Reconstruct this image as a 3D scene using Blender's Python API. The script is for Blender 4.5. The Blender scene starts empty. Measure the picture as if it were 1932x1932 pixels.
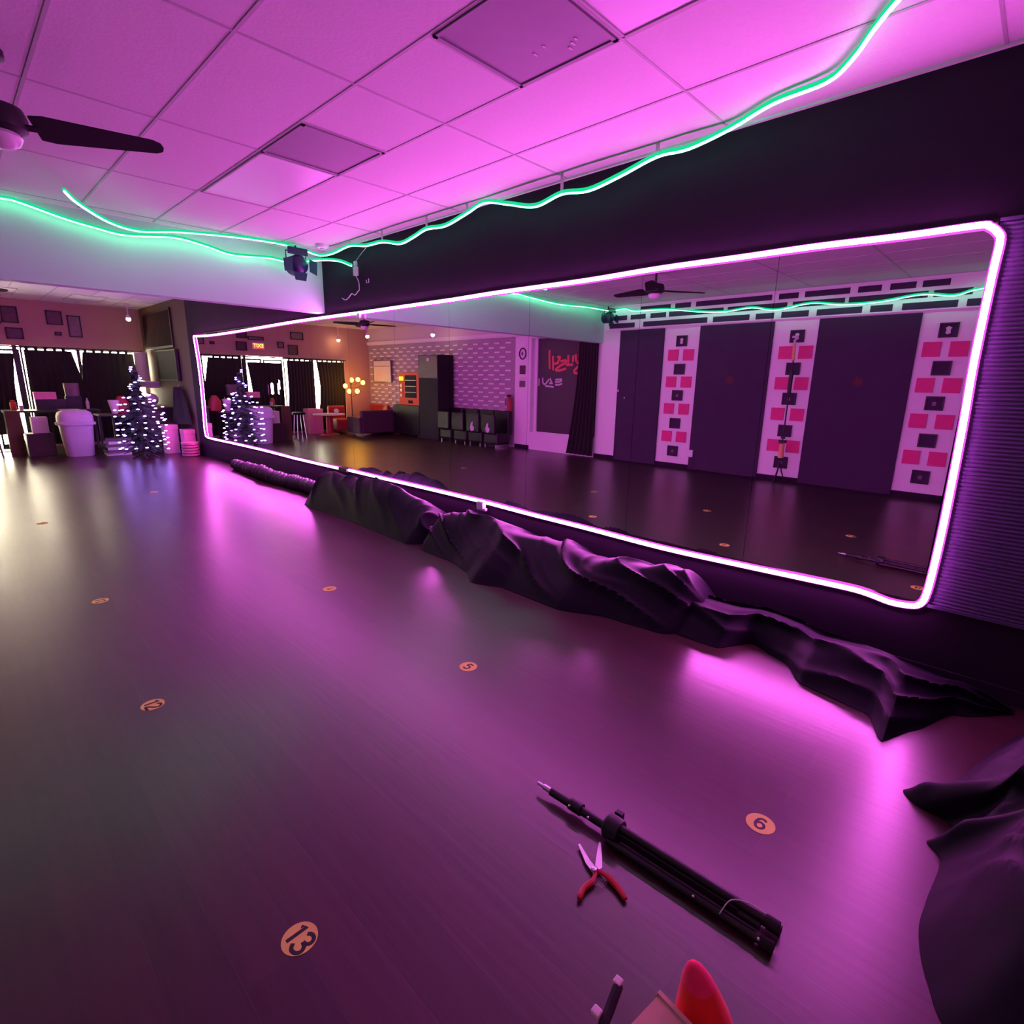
import bpy, bmesh, math, random
from mathutils import Vector, Matrix, noise
PI = math.pi
random.seed(7)
scn = bpy.context.scene
col = scn.collection

# ------------------------------------------------------------------ camera, sky, exposure
cam_d = bpy.data.cameras.new('camera'); cam = bpy.data.objects.new('camera', cam_d); col.objects.link(cam)
_R = Vector((0.69505774, -0.71875842, 0.01676516)); _U = Vector((0.15628297, 0.17380866, 0.97229943)); _F = Vector((0.70176234, 0.67318413, -0.23313676))
mw = Matrix((( _R.x, _U.x, -_F.x, -3.504), (_R.y, _U.y, -_F.y, 0.0), (_R.z, _U.z, -_F.z, 1.535), (0, 0, 0, 1)))
cam.matrix_world = mw
cam_d.sensor_width = 36; cam_d.lens = 1023.6 / 1932 * 36; cam_d.clip_start = 0.02; cam_d.clip_end = 200
scn.camera = cam
world = bpy.data.worlds.new('overcast daylight'); scn.world = world; world.use_nodes = True
bg = world.node_tree.nodes['Background']; bg.inputs[0].default_value = (1.0, 0.86, 0.62, 1); bg.inputs[1].default_value = 60.0
scn.view_settings.view_transform = 'Standard'; scn.view_settings.look = 'None'
scn.view_settings.exposure = 0.0; scn.view_settings.gamma = 1.0; scn.view_settings.use_curve_mapping = False
cy = scn.cycles
cy.max_bounces = 10; cy.diffuse_bounces = 5; cy.glossy_bounces = 6; cy.transmission_bounces = 6
cy.use_denoising = True; cy.sample_clamp_indirect = 6.0; cy.caustics_reflective = True; cy.blur_glossy = 0.3

PINK_STRENGTH = 118.0; PINK = (1.0, 0.13, 0.91)
GREEN_STRENGTH = 12.0; GREEN = (0.13, 1.0, 0.52)

# ------------------------------------------------------------------ materials
def mat(name, color, rough=0.6, metal=0.0, var=0.08, scale=12.0, bump=0.0, spec=0.5, sheen=0.0, trans=0.0, coat=0.0):
    m = bpy.data.materials.new(name); m.use_nodes = True
    nt = m.node_tree; b = nt.nodes['Principled BSDF']
    b.inputs['Roughness'].default_value = rough; b.inputs['Metallic'].default_value = metal
    b.inputs['Specular IOR Level'].default_value = spec
    if sheen:
        b.inputs['Sheen Weight'].default_value = sheen; b.inputs['Sheen Roughness'].default_value = 0.35
    if trans: b.inputs['Transmission Weight'].default_value = trans
    if coat: b.inputs['Coat Weight'].default_value = coat
    tc = nt.nodes.new('ShaderNodeTexCoord'); nz = nt.nodes.new('ShaderNodeTexNoise'); nz.inputs['Scale'].default_value = scale
    nz.inputs['Detail'].default_value = 4
    nt.links.new(tc.outputs['Object'], nz.inputs['Vector'])
    mr = nt.nodes.new('ShaderNodeMapRange'); mr.inputs['To Min'].default_value = 1 - var; mr.inputs['To Max'].default_value = 1 + var
    nt.links.new(nz.outputs['Fac'], mr.inputs['Value'])
    mx = nt.nodes.new('ShaderNodeVectorMath'); mx.operation = 'SCALE'; mx.inputs[0].default_value = color[:3]
    nt.links.new(mr.outputs['Result'], mx.inputs['Scale']); nt.links.new(mx.outputs['Vector'], b.inputs['Base Color'])
    if bump:
        bp = nt.nodes.new('ShaderNodeBump'); bp.inputs['Strength'].default_value = bump; bp.inputs['Distance'].default_value = 0.01
        nt.links.new(nz.outputs['Fac'], bp.inputs['Height']); nt.links.new(bp.outputs['Normal'], b.inputs['Normal'])
    return m
def emit(name, color, strength):
    m = bpy.data.materials.new(name); m.use_nodes = True; nt = m.node_tree; nt.nodes.clear()
    e = nt.nodes.new('ShaderNodeEmission'); o = nt.nodes.new('ShaderNodeOutputMaterial')
    e.inputs[0].default_value = (*color, 1); e.inputs[1].default_value = strength
    nt.links.new(e.outputs[0], o.inputs[0]); return m

def floor_material():
    m = bpy.data.materials.new('dark wood plank floor'); m.use_nodes = True; nt = m.node_tree; b = nt.nodes['Principled BSDF']
    tc = nt.nodes.new('ShaderNodeTexCoord'); mp = nt.nodes.new('ShaderNodeMapping'); mp.inputs['Rotation'].default_value = (0, 0, PI/2)
    nt.links.new(tc.outputs['Object'], mp.inputs['Vector'])
    br = nt.nodes.new('ShaderNodeTexBrick'); br.inputs['Scale'].default_value = 1.0
    br.inputs['Brick Width'].default_value = 1.22; br.inputs['Row Height'].default_value = 0.152; br.inputs['Mortar Size'].default_value = 0.0016
    br.inputs['Color1'].default_value = (0.030, 0.012, 0.013, 1); br.inputs['Color2'].default_value = (0.046, 0.019, 0.019, 1); br.inputs['Mortar'].default_value = (0.025, 0.02, 0.02, 1)
    br.offset = 0.37; nt.links.new(mp.outputs[0], br.inputs['Vector'])
    mp2 = nt.nodes.new('ShaderNodeMapping'); mp2.inputs['Scale'].default_value = (34, 1.8, 1); nt.links.new(tc.outputs['Object'], mp2.inputs['Vector'])
    nz = nt.nodes.new('ShaderNodeTexNoise'); nz.inputs['Scale'].default_value = 1.0; nz.inputs['Detail'].default_value = 6; nt.links.new(mp2.outputs[0], nz.inputs['Vector'])
    mr = nt.nodes.new('ShaderNodeMapRange'); mr.inputs['To Min'].default_value = 0.55; mr.inputs['To Max'].default_value = 1.45; nt.links.new(nz.outputs['Fac'], mr.inputs['Value'])
    sc = nt.nodes.new('ShaderNodeVectorMath'); sc.operation = 'SCALE'; nt.links.new(br.outputs['Color'], sc.inputs[0]); nt.links.new(mr.outputs[0], sc.inputs['Scale'])
    nt.links.new(sc.outputs[0], b.inputs['Base Color'])
    nz2 = nt.nodes.new('ShaderNodeTexNoise'); nz2.inputs['Scale'].default_value = 1.3; nz2.inputs['Detail'].default_value = 3; nt.links.new(tc.outputs['Object'], nz2.inputs['Vector'])
    rr = nt.nodes.new('ShaderNodeMapRange'); rr.inputs['To Min'].default_value = 0.285; rr.inputs['To Max'].default_value = 0.34; nt.links.new(nz2.outputs['Fac'], rr.inputs['Value'])
    nt.links.new(rr.outputs[0], b.inputs['Roughness'])
    b.inputs['Specular IOR Level'].default_value = 0.85
    bp = nt.nodes.new('ShaderNodeBump'); bp.inputs['Strength'].default_value = 0.25; bp.inputs['Distance'].default_value = 0.003
    ad = nt.nodes.new('ShaderNodeMath'); ad.operation = 'SUBTRACT'; nt.links.new(nz.outputs['Fac'], ad.inputs[0]); nt.links.new(br.outputs['Fac'], ad.inputs[1])
    nt.links.new(ad.outputs[0], bp.inputs['Height']); nt.links.new(bp.outputs[0], b.inputs['Normal'])
    return m

M = {}
M['floor'] = floor_material()
M['ceiling'] = mat('white acoustic ceiling tile', (0.76, 0.75, 0.75), 0.9, var=0.05, scale=60, bump=0.15)
M['grid'] = mat('painted ceiling grid metal', (0.50, 0.48, 0.49), 0.5)
M['white'] = mat('white wall paint', (0.82, 0.82, 0.82), 0.75, var=0.04, scale=3)
M['offwhite'] = mat('off white paint', (0.66, 0.62, 0.60), 0.7, var=0.05, scale=3)
M['black_wall'] = mat('matte charcoal wall paint', (0.024, 0.012, 0.030), 0.85, var=0.15, scale=5, bump=0.05, spec=0.15)
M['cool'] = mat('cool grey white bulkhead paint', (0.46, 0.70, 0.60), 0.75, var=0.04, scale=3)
M['rose'] = mat('dusty rose wall paint', (0.42, 0.24, 0.23), 0.8, var=0.05, scale=3)
M['tan'] = mat('tan wall paint', (0.13, 0.085, 0.06), 0.8, var=0.1, scale=3)
M['panel'] = mat('dark felt wall panel', (0.045, 0.022, 0.062), 0.9, var=0.2, scale=4)
M['black'] = mat('black satin plastic', (0.007, 0.006, 0.008), 0.45, var=0.1)
M['black_matte'] = mat('black matte', (0.010, 0.010, 0.012), 0.85)
M['ribbed'] = mat('dark violet ribbed foam', (0.075, 0.050, 0.13), 0.7)
M['velvet'] = mat('black draping fabric', (0.006, 0.0035, 0.011), 0.6, var=0.2, scale=30, sheen=0.02, spec=0.13)
M['curtain'] = mat('black curtain cloth', (0.014, 0.012, 0.012), 0.85, var=0.15, scale=20)
M['bunch'] = mat('black glossy gathered fabric', (0.03, 0.022, 0.035), 0.30, spec=0.9)
M['red'] = mat('red painted canvas', (0.72, 0.03, 0.22), 0.6)
M['redpaint'] = mat('red graffiti paint', (0.75, 0.10, 0.10), 0.6)
M['whitepaint'] = mat('white graffiti paint', (0.60, 0.58, 0.60), 0.6)
M['bulbglass'] = emit('warm bulb glow', (1.0, 0.62, 0.30), 60)
M['orange_glow'] = emit('amber globe glow', (1.0, 0.42, 0.02), 34)
M['treelight'] = emit('violet white fairy bulb', (0.36, 0.20, 1.0), 26)
M['exit'] = emit('red exit glow', (1.0, 0.20, 0.08), 2.2)
M['screen'] = emit('yellow lit display', (1.0, 0.75, 0.02), 2.5)
M['pinkcore'] = emit('pink led core', PINK, PINK_STRENGTH)
M['pinkbase'] = emit('pink led side glow', (1.0, 0.09, 0.90), 1.3)
M['greencore'] = emit('green led core', GREEN, GREEN_STRENGTH)
M['greenbase'] = emit('green led side glow', (0.01, 0.75, 0.30), 1.0)
M['marker'] = mat('pale orange sticker', (0.80, 0.78, 0.14), 0.7, var=0.05)
M['ink'] = mat('black ink', (0.01, 0.008, 0.008), 0.6)
M['chrome'] = mat('brushed steel', (0.75, 0.75, 0.78), 0.3, 1.0)
M['steel'] = mat('snip blade steel', (0.80, 0.80, 0.82), 0.45, 0.6)
M['redgrip'] = mat('red rubber grip', (0.55, 0.03, 0.03), 0.5)
M['card'] = mat('brown cardboard', (0.60, 0.40, 0.27), 0.85, var=0.1, scale=40, bump=0.1)
M['felt_red'] = mat('bright red felt', (0.92, 0.02, 0.01), 0.9, sheen=0.3, scale=60)
M['felt_pink'] = mat('hot pink felt', (0.95, 0.03, 0.12), 0.9, sheen=0.3, scale=60)
M['bin'] = mat('light grey bin plastic', (0.62, 0.60, 0.66), 0.45)
M['pink'] = mat('pink painted card', (0.78, 0.30, 0.42), 0.6)
M['green'] = mat('dark fir needles', (0.015, 0.035, 0.022), 0.8, var=0.3)
M['trunk'] = mat('brown bark', (0.10, 0.06, 0.03), 0.9)
M['cable'] = mat('white cable plastic', (0.55, 0.55, 0.58), 0.5)
M['clip'] = mat('clear clip plastic', (0.80, 0.84, 0.84), 0.3)
M['ledge'] = mat('ledge painted as lit', (0.85, 0.83, 0.83), 0.6)  # white stands in for light caught on the protruding blocks
M['brick'] = mat('block darkened for lit ledges', (0.38, 0.34, 0.36), 0.75, var=0.1, scale=9, bump=0.2)  # wall colour darkened so the painted light on the ledges shows
M['orangebox'] = mat('orange red cabinet paint', (0.80, 0.14, 0.05), 0.5)
M['sofa'] = mat('plum sofa fabric', (0.06, 0.025, 0.045), 0.8, var=0.2, scale=30)
M['maroon'] = mat('maroon lacquer', (0.35, 0.03, 0.03), 0.45)
M['darkwood'] = mat('dark stained wood', (0.035, 0.022, 0.02), 0.55)
M['photo'] = mat('dark printed photo', (0.09, 0.04, 0.06), 0.4, var=0.6, scale=14)
M['photo2'] = mat('grey green printed photo', (0.16, 0.13, 0.13), 0.4, var=0.5, scale=10)
M['paper'] = mat('white paper', (0.70, 0.66, 0.64), 0.7)
M['diffuser'] = mat('glossy light diffuser sheet', (0.80, 0.79, 0.82), 0.35, var=0.02)
M['vent'] = mat('grey return air grille', (0.26, 0.24, 0.27), 0.5)
M['dichro'] = mat('deep blue coated steel', (0.01, 0.02, 0.06), 0.35)
M['skin_orange'] = mat('pale orange foam', (0.80, 0.42, 0.20), 0.7)
M['glasswhite'] = mat('frosted white glass', (0.75, 0.72, 0.75), 0.25)
def mirror_mat():
    m = bpy.data.materials.new('silvered mirror glass'); m.use_nodes = True; b = m.node_tree.nodes['Principled BSDF']
    b.inputs['Base Color'].default_value = (0.90, 0.90, 0.92, 1); b.inputs['Metallic'].default_value = 1; b.inputs['Roughness'].default_value = 0.0
    return m
M['mirror'] = mirror_mat()
def glass_mat():
    m = bpy.data.materials.new('clear window glass'); m.use_nodes = True; nt = m.node_tree; nt.nodes.clear()
    t = nt.nodes.new('ShaderNodeBsdfTransparent'); g = nt.nodes.new('ShaderNodeBsdfGlossy'); g.inputs['Roughness'].default_value = 0.02
    mx = nt.nodes.new('ShaderNodeMixShader'); fr = nt.nodes.new('ShaderNodeFresnel'); o = nt.nodes.new('ShaderNodeOutputMaterial')
    t.inputs[0].default_value = (0.93, 0.95, 0.94, 1)
    nt.links.new(fr.outputs[0], mx.inputs[0]); nt.links.new(t.outputs[0], mx.inputs[1]); nt.links.new(g.outputs[0], mx.inputs[2]); nt.links.new(mx.outputs[0], o.inputs[0])
    return m
M['glass'] = glass_mat()

# ------------------------------------------------------------------ mesh helpers
class MB:
    def __init__(s): s.bm = bmesh.new()
    def box(s, x0, y0, z0, x1, y1, z1):
        v = [s.bm.verts.new(p) for p in ((x0,y0,z0),(x1,y0,z0),(x1,y1,z0),(x0,y1,z0),(x0,y0,z1),(x1,y0,z1),(x1,y1,z1),(x0,y1,z1))]
        for f in ((3,2,1,0),(4,5,6,7),(0,1,5,4),(1,2,6,5),(2,3,7,6),(3,0,4,7)): s.bm.faces.new([v[i] for i in f])
        return s
    def cbox(s, c, d, R=None):
        n0 = len(s.bm.verts); h = [a/2 for a in d]
        s.box(-h[0],-h[1],-h[2],h[0],h[1],h[2]); s.bm.verts.ensure_lookup_table()
        for v in s.bm.verts[n0:]:
            v.co = (R @ v.co if R else v.co) + Vector(c)
        return s
    def tube(s, pts, r, n=8, caps=True, flat=1.0):
        pts = [Vector(p) for p in pts]; rings = []; up = None
        for i, p in enumerate(pts):
            d = (pts[min(i+1, len(pts)-1)] - pts[max(i-1, 0)])
            if d.length < 1e-9: d = Vector((0,0,1))
            d.normalize()
            if up is None: up = Vector((0,0,1)) if abs(d.z) < 0.9 else Vector((1,0,0))
            a = d.cross(up)
            if a.length < 1e-4: a = d.cross(Vector((0.3,0.8,0.5)))
            a.normalize(); b = a.cross(d).normalized(); up = b
            rr = r[i] if isinstance(r, (list, tuple)) else r
            rings.append([s.bm.verts.new(p + a*math.cos(2*PI*k/n)*rr + b*math.sin(2*PI*k/n)*rr*flat) for k in range(n)])
        for A, B in zip(rings, rings[1:]):
            for k in range(n): s.bm.faces.new((A[k], A[(k+1)%n], B[(k+1)%n], B[k]))
        if caps:
            s.bm.faces.new(rings[0][::-1]); s.bm.faces.new(rings[-1])
        return s
    def lathe(s, prof, n=24, c=(0,0,0), sx=1.0, sy=1.0, bend=None):
        rings = []
        for r, z in prof:
            bx, by = bend(z) if bend else (0, 0)
            rings.append([s.bm.verts.new((c[0]+bx+math.cos(2*PI*k/n)*r*sx, c[1]+by+math.sin(2*PI*k/n)*r*sy, c[2]+z)) for k in range(n)])
        for A, B in zip(rings, rings[1:]):
            for k in range(n): s.bm.faces.new((A[k], A[(k+1)%n], B[(k+1)%n], B[k]))
        s.bm.faces.new(rings[0][::-1]); s.bm.faces.new(rings[-1]); return s
    def ball(s, c, r, n=12, sc=(1,1,1)):
        m = Matrix.Translation(c) @ Matrix.Diagonal((r*sc[0], r*sc[1], r*sc[2], 1))
        bmesh.ops.create_uvsphere(s.bm, u_segments=n, v_segments=max(6, n//2+2), radius=1, matrix=m); return s
    def prism(s, poly, axis, a, b):
        def P(u, v, w): return {'x': (w,u,v), 'y': (u,w,v), 'z': (u,v,w)}[axis]
        A = [s.bm.verts.new(P(u,v,a)) for u, v in poly]; B = [s.bm.verts.new(P(u,v,b)) for u, v in poly]
        n = len(poly); s.bm.faces.new(A); s.bm.faces.new(B[::-1])
        for k in range(n): s.bm.faces.new((A[k], B[k], B[(k+1)%n], A[(k+1)%n]))
        return s
    def sheet(s, fn, nu, nv, thick=0.0):
        g = [[s.bm.verts.new(fn(i/nu, j/nv)) for j in range(nv+1)] for i in range(nu+1)]
        fs = [s.bm.faces.new((g[i][j], g[i+1][j], g[i+1][j+1], g[i][j+1])) for i in range(nu) for j in range(nv)]
        if thick:
            s.bm.normal_update(); bmesh.ops.solidify(s.bm, geom=fs, thickness=thick)
        return s
    def build(s, name, m, parent=None, smooth=False, bev=0.0, loc=None):
        bmesh.ops.recalc_face_normals(s.bm, faces=s.bm.faces)
        me = bpy.data.meshes.new(name); s.bm.to_mesh(me); s.bm.free()
        if smooth:
            me.shade_smooth(); me.set_sharp_from_angle(angle=math.radians(42))
        me.materials.append(m); o = bpy.data.objects.new(name, me); col.objects.link(o)
        if parent: o.parent = parent
        if loc: o.location = loc
        if bev:
            b = o.modifiers.new('bevel', 'BEVEL'); b.width = bev; b.segments = 2; b.limit_method = 'ANGLE'
        return o
def tag(o, label, cat, group=None, kind=None):
    if label: o['label'] = label
    if cat: o['category'] = cat
    if group: o['group'] = group
    if kind: o['kind'] = kind
    return o
def thing(name, label, cat, loc=(0,0,0), rz=0.0, group=None):
    o = bpy.data.objects.new(name, None); col.objects.link(o); o.location = loc; o.rotation_euler = (0,0,rz); o.empty_display_size = 0.1
    return tag(o, label, cat, group)
def struct(name, mb, m, **k):
    o = mb.build(name, m, **k); o['kind'] = 'structure'; return o
def single(name, mb, m, loc, label, cat, group=None, rz=0.0, **k):
    o = mb.build(name, m, **k); o.location = loc; o.rotation_euler = (0,0,rz); return tag(o, label, cat, group)
def copy_tree(o, parent=None):
    c = o.copy(); col.objects.link(c)
    if parent: c.parent = parent
    for ch in list(o.children): copy_tree(ch, c)
    return c
def text_mesh(txt, size, m, name, parent, loc, R, bold=0.0, ext=0.0004):
    cu = bpy.data.curves.new('t', 'FONT'); cu.body = txt; cu.size = size; cu.align_x = 'CENTER'; cu.align_y = 'CENTER'; cu.offset = bold; cu.extrude = ext
    to = bpy.data.objects.new('t', cu); col.objects.link(to)
    dg = bpy.context.evaluated_depsgraph_get(); me = bpy.data.meshes.new_from_object(to.evaluated_get(dg))
    bpy.data.objects.remove(to); me.materials.clear(); me.materials.append(m)
    o = bpy.data.objects.new(name, me); col.objects.link(o)
    o.matrix_local = Matrix.Translation(loc) @ R.to_4x4()
    if parent: o.parent = parent
    return o
def spline(pts, n=8):
    P = [Vector(p) for p in pts]; out = []
    for i in range(len(P)-1):
        a, b, c, d = P[max(i-1,0)], P[i], P[i+1], P[min(i+2,len(P)-1)]
        for k in range(n):
            t = k/n; out.append(0.5*((2*b)+(c-a)*t+(2*a-5*b+4*c-d)*t*t+(3*b-a-3*c+d)*t**3))
    out.append(P[-1]); return out

# ------------------------------------------------------------------ the room
W = 6.02; H = 3.008; YF = 15.38; YB = -2.6; YS = 6.646; ZS = 2.327
struct('floor', MB().box(-W-0.3, YB-0.1, -0.1, 0.15, YF+0.12, 0), M['floor'])
struct('ceiling', MB().box(-W-0.3, YB-0.1, H, 0.15, YF+0.12, H+0.1), M['ceiling'])
wr = struct('wall_right', MB().box(0, YB-0.1, 0, 0.12, 12.05, H), M['black_wall'])
struct('wall_right_front', MB().box(0, 12.05, 0, 0.12, YF+0.12, H), M['tan'])
struct('wall_back', MB().box(-W-0.3, YB-0.12, 0, 0, YB, H), M['offwhite'])
mb = MB().box(-W-0.3, YB, 0, -W-0.12, YF+0.1, H)
mb.box(-W-0.12, YB, 0, -W, 6.75, H).box(-W-0.12, 8.60, 0, -W, 9.08, H).box(-W-0.12, 6.75, 2.50, -W, 8.60, H).box(-W-0.12, 6.75, 0, -W, 8.60, 0.40)
struct('wall_left', mb, M['white'])
# soffit: the white bulkhead across the room
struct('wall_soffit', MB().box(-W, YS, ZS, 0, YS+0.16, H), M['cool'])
# painted block wall of the lounge; the light on its protruding blocks is painted on as white
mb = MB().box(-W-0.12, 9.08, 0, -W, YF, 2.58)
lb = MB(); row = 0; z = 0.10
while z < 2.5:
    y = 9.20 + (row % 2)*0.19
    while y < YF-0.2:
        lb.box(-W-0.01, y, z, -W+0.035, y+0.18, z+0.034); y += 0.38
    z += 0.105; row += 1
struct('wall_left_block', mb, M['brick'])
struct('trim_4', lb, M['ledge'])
struct('wall_left_upper', MB().box(-W-0.12, 9.08, 2.58, -W, YF, H), M['offwhite'])
struct('trim_1', MB().box(-W, 9.0, 2.57, -W+0.05, YF, 2.645).box(-W, 9.0, 2.55, -W+0.03, YF, 2.57), M['white'], bev=0.004)
struct('baseboard_left', MB().box(-W, YB, 0, -W+0.012, 6.74, 0.09).box(-W, 8.62, 0, -W+0.012, 9.06, 0.09), M['black_wall'])
struct('baseboard_right', MB().box(-0.012, YB, 0, 0, YF, 0.08), M['black_wall'])
# front wall with its shopfront opening
mb = MB().box(-W-0.3, YF, 2.09, 0.12, YF+0.12, H).box(-W-0.3, YF, 0, -5.14, YF+0.12, 2.09).box(-0.06, YF, 0, 0.12, YF+0.12, 2.09)
mb.box(-2.16, YF, 0, -0.06, YF+0.12, 0.14).box(-5.14, YF, 0, -3.28, YF+0.12, 0.14)
struct('wall_front', mb, M['rose'])
struct('door_2', MB().box(-2.305, YF, 0, -2.235, YF+0.12, 2.09), M['black'])
for n, (x0, x1) in enumerate(((-1.20, -0.06), (-2.16, -1.26), (-4.12, -3.34), (-5.14, -4.18))):
    w = thing('window_%d' % (n+1), None, None, ((x0+x1)/2, YF+0.05, 0.14)); w['kind'] = 'structure'; h = (x1-x0)/2
    MB().box(-h, -0.01, 0, h, 0.0, 1.95).build('pane', M['glass'], w)
    f = MB().box(-h-0.03, -0.04, 0, -h, 0.03, 1.95).box(h, -0.04, 0, h+0.03, 0.03, 1.95).box(-h, -0.04, 0, h, 0.03, 0.04).box(-h, -0.04, 1.90, h, 0.03, 1.95)
    f.build('window_frame', M['black'], w)
d = thing('door_1', None, None, (-2.75, YF+0.05, 0)); d['kind'] = 'structure'
for s in (-1, 1):
    leaf = MB()
    xa, xb = (0.02, 0.55) if s > 0 else (-0.53, -0.02)
    leaf.box(xa, -0.03, 0.0, xb, 0.02, 0.10).box(xa, -0.03, 1.98, xb, 0.02, 2.02).box(xa, -0.03, 0.1, xa+0.035, 0.02, 1.98).box(xb-0.035, -0.03, 0.1, xb, 0.02, 1.98)
    lf = leaf.build('door_leaf', M['black'], d)
    MB().box(xa+0.03, -0.01, 0.1, xb-0.03, 0.0, 1.98).build('pane', M['glass'], lf)
    MB().tube([(s*0.07, -0.08, 1.0), (s*0.07, -0.10, 1.05), (s*0.07, -0.10, 1.35), (s*0.07, -0.08, 1.4)], 0.012).build('door_handle', M['chrome'], lf, smooth=True)

# ceiling grid
gx = [-0.580, -1.172, -1.765, -2.355, -2.945, -3.54, -4.13, -4.72, -5.31, -5.90]
gy = [1.617 + 1.2192*k for k in range(-3, 12)]
mb = MB()
for x in gx: mb.box(x-0.008, YB, H-0.004, x+0.008, YF, H+0.004)
for y in gy:
    if y < YF: mb.box(-W, y-0.007, H-0.0035, 0, y+0.007, H+0.004)
for y0, xa, xb in ((2.226, -1.765, -1.172), (3.445, -1.765, -1.172)): mb.box(xa, y0-0.011, H-0.0035, xb, y0+0.011, H+0.004)
struct('trim_2', mb, M['grid'])
mb = MB().box(-0.022, YB, H-0.012, 0.0, YS, H).box(-W, YS-0.022, H-0.012, 0, YS, H)
struct('trim_3', mb, M['white'])
def grille(x, y, w, h, label):
    t = thing('ceiling_vent', label, 'vent', (x, y, H-0.005), group='return air vents in the tiled ceiling')
    MB().box(-w/2, -h/2, 0, w/2, h/2, 0.004).build('backing', M['vent'], t)
    f = MB()
    f.box(-w/2, -h/2, -0.006, w/2, -h/2+0.02, 0).box(-w/2, h/2-0.02, -0.006, w/2, h/2, 0).box(-w/2, -h/2, -0.006, -w/2+0.02, h/2, 0).box(w/2-0.02, -h/2, -0.006, w/2, h/2, 0)
    f.build('frame', M['vent'], t)
    return t
v1 = grille(-1.468, 1.92, 0.57, 0.585, 'large dark grey square vent panel in the ceiling, nearest the camera, with pale marks')
mk = MB()
for a, b, c, e in ((0.17, -0.13, 0.03, 0.012), (0.19, -0.10, 0.026, 0.012), (0.15, -0.16, 0.02, 0.01), (0.10, -0.02, 0.02, 0.01), (0.12, 0.05, 0.026, 0.01)):
    MB().box(a-c/2, b-e/2, -0.003, a+c/2, b+e/2, 0.0005).build('label_mark', M['paper'], v1)
grille(-1.468, 3.757, 0.57, 0.60, 'dark square ceiling vent panel farther down the room, beside a pale light panel')
def troffer(x, y, label, l=1.19, w=0.565):
    t = thing('ceiling_light_panel', label, 'ceiling light', (x, y, H-0.006), group='unlit fluorescent panels in the ceiling')
    MB().box(-w/2, -l/2, 0, w/2, l/2, 0.004).build('diffuser', M['diffuser'], t)
    f = MB().box(-w/2, -l/2, -0.006, w/2, -l/2+0.014, 0).box(-w/2, l/2-0.014, -0.006, w/2, l/2, 0).box(-w/2, -l/2, -0.006, -w/2+0.014, l/2, 0).box(w/2-0.014, -l/2, -0.006, w/2, l/2, 0)
    f.build('frame', M['grid'], t, bev=0.002)
troffer(-1.468, 4.667, 'unlit pale light panel in the dance room ceiling beyond the smaller dark vent')
troffer(-1.468, 1.005, 'unlit pale light panel at the top edge of the picture beside the large dark vent')
troffer(-1.172, 14.1, 'unlit light panel in the lounge ceiling beyond the white bulkhead, nearer the side wall', 1.15)
troffer(-2.50, 14.1, 'unlit light panel in the lounge ceiling at the left edge beyond the white bulkhead', 1.15)
sd = thing('smoke_detector', 'round white smoke detector on the ceiling in the corner above the light rope', 'smoke detector', (-0.22, 6.2, H))
MB().lathe([(0.075, 0), (0.075, -0.015), (0.06, -0.035), (0.03, -0.04)], 24).build('housing', M['white'], sd, smooth=True)
MB().lathe([(0.025, -0.040), (0.022, -0.047), (0.001, -0.048)], 16).build('sensor_cap', M['cable'], sd, smooth=True)

# ------------------------------------------------------------------ mirror
mir = thing('wall_mirror', 'long wall mirror framed by glowing pink light strip', 'mirror', (0, 5.3, 0))
cuts = [0.30, 1.251, 2.143, 3.19, 4.224, 5.136, 6.10, 7.06, 8.02, 8.98, 9.94, 10.80, 11.62]
tilt = [0.0, 0.0006, -0.0003, 0.0004, -0.0006, 0.0005, -0.0004, 0.0, 0.0004, -0.0003, 0.0, 0.0]
for k, (a, b) in enumerate(zip(cuts, cuts[1:])):
    h = (b-a)/2 - 0.0012
    p = MB().box(-0.003, -h, 0.425, 0.003, h, 2.283).build('mirror_panel', M['mirror'], mir)
    p.location = (-0.008, (a+b)/2-5.3, 0); p.rotation_euler = (0, 0, tilt[k])
rail = MB().box(-0.014, 0.29-5.3, 0.405, -0.0005, 11.63-5.3, 0.424).box(-0.014, 0.29-5.3, 2.284, -0.0005, 11.63-5.3, 2.296)
rail.build('edge_rail', M['black'], mir)

rp = thing('ribbed_wall_panel', 'dark purple ribbed panel on the wall right of the pink framed mirror', 'wall panel', (0, -0.7, 0.425))
prof = [(-0.002, 0.0)]
for k in range(93):
    for q in range(5): prof.append((-0.012-0.006*math.sin(q*PI/4), (k+q/4.6)*0.02))
prof.append((-0.002, 1.858))
MB().prism(prof, 'y', -0.9, 0.995).build('ribbed_face', M['ribbed'], rp)
MB().box(-0.024, -0.9, -0.018, -0.001, 0.995, 0.0).box(-0.024, -0.9, 1.859, -0.001, 0.995, 1.872).build('edge_trim', M['ribbed'], rp)

# pink strip around the mirror
XS = -0.034
top = [(11.60,2.262),(10.766,2.238),(9.416,2.244),(7.521,2.269),(6.501,2.271),(5.767,2.269),(5.038,2.271),(4.177,2.271),(3.541,2.278),(2.64,2.276),(2.026,2.287),(1.462,2.285),(1.056,2.285),(0.668,2.276),(0.373,2.276),(0.33,2.266),(0.296,2.236),(0.28,2.196)]
right = [(0.283,2.05),(0.284,1.672),(0.276,1.372),(0.272,1.068),(0.271,0.833),(0.274,0.632),(0.281,0.482),(0.297,0.42)]
bot = [(0.335,0.396),(0.427,0.388),(0.531,0.405),(0.638,0.412),(0.922,0.405),(1.244,0.396),(1.815,0.384),(2.53,0.396),(3.111,0.401),(3.737,0.412),(4.648,0.413),(5.467,0.410),(6.215,0.412)]
bot2 = [(6.456,0.404),(7.677,0.398),(8.793,0.408),(10.149,0.404),(11.229,0.396),(11.53,0.415),(11.575,0.47)]
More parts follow.
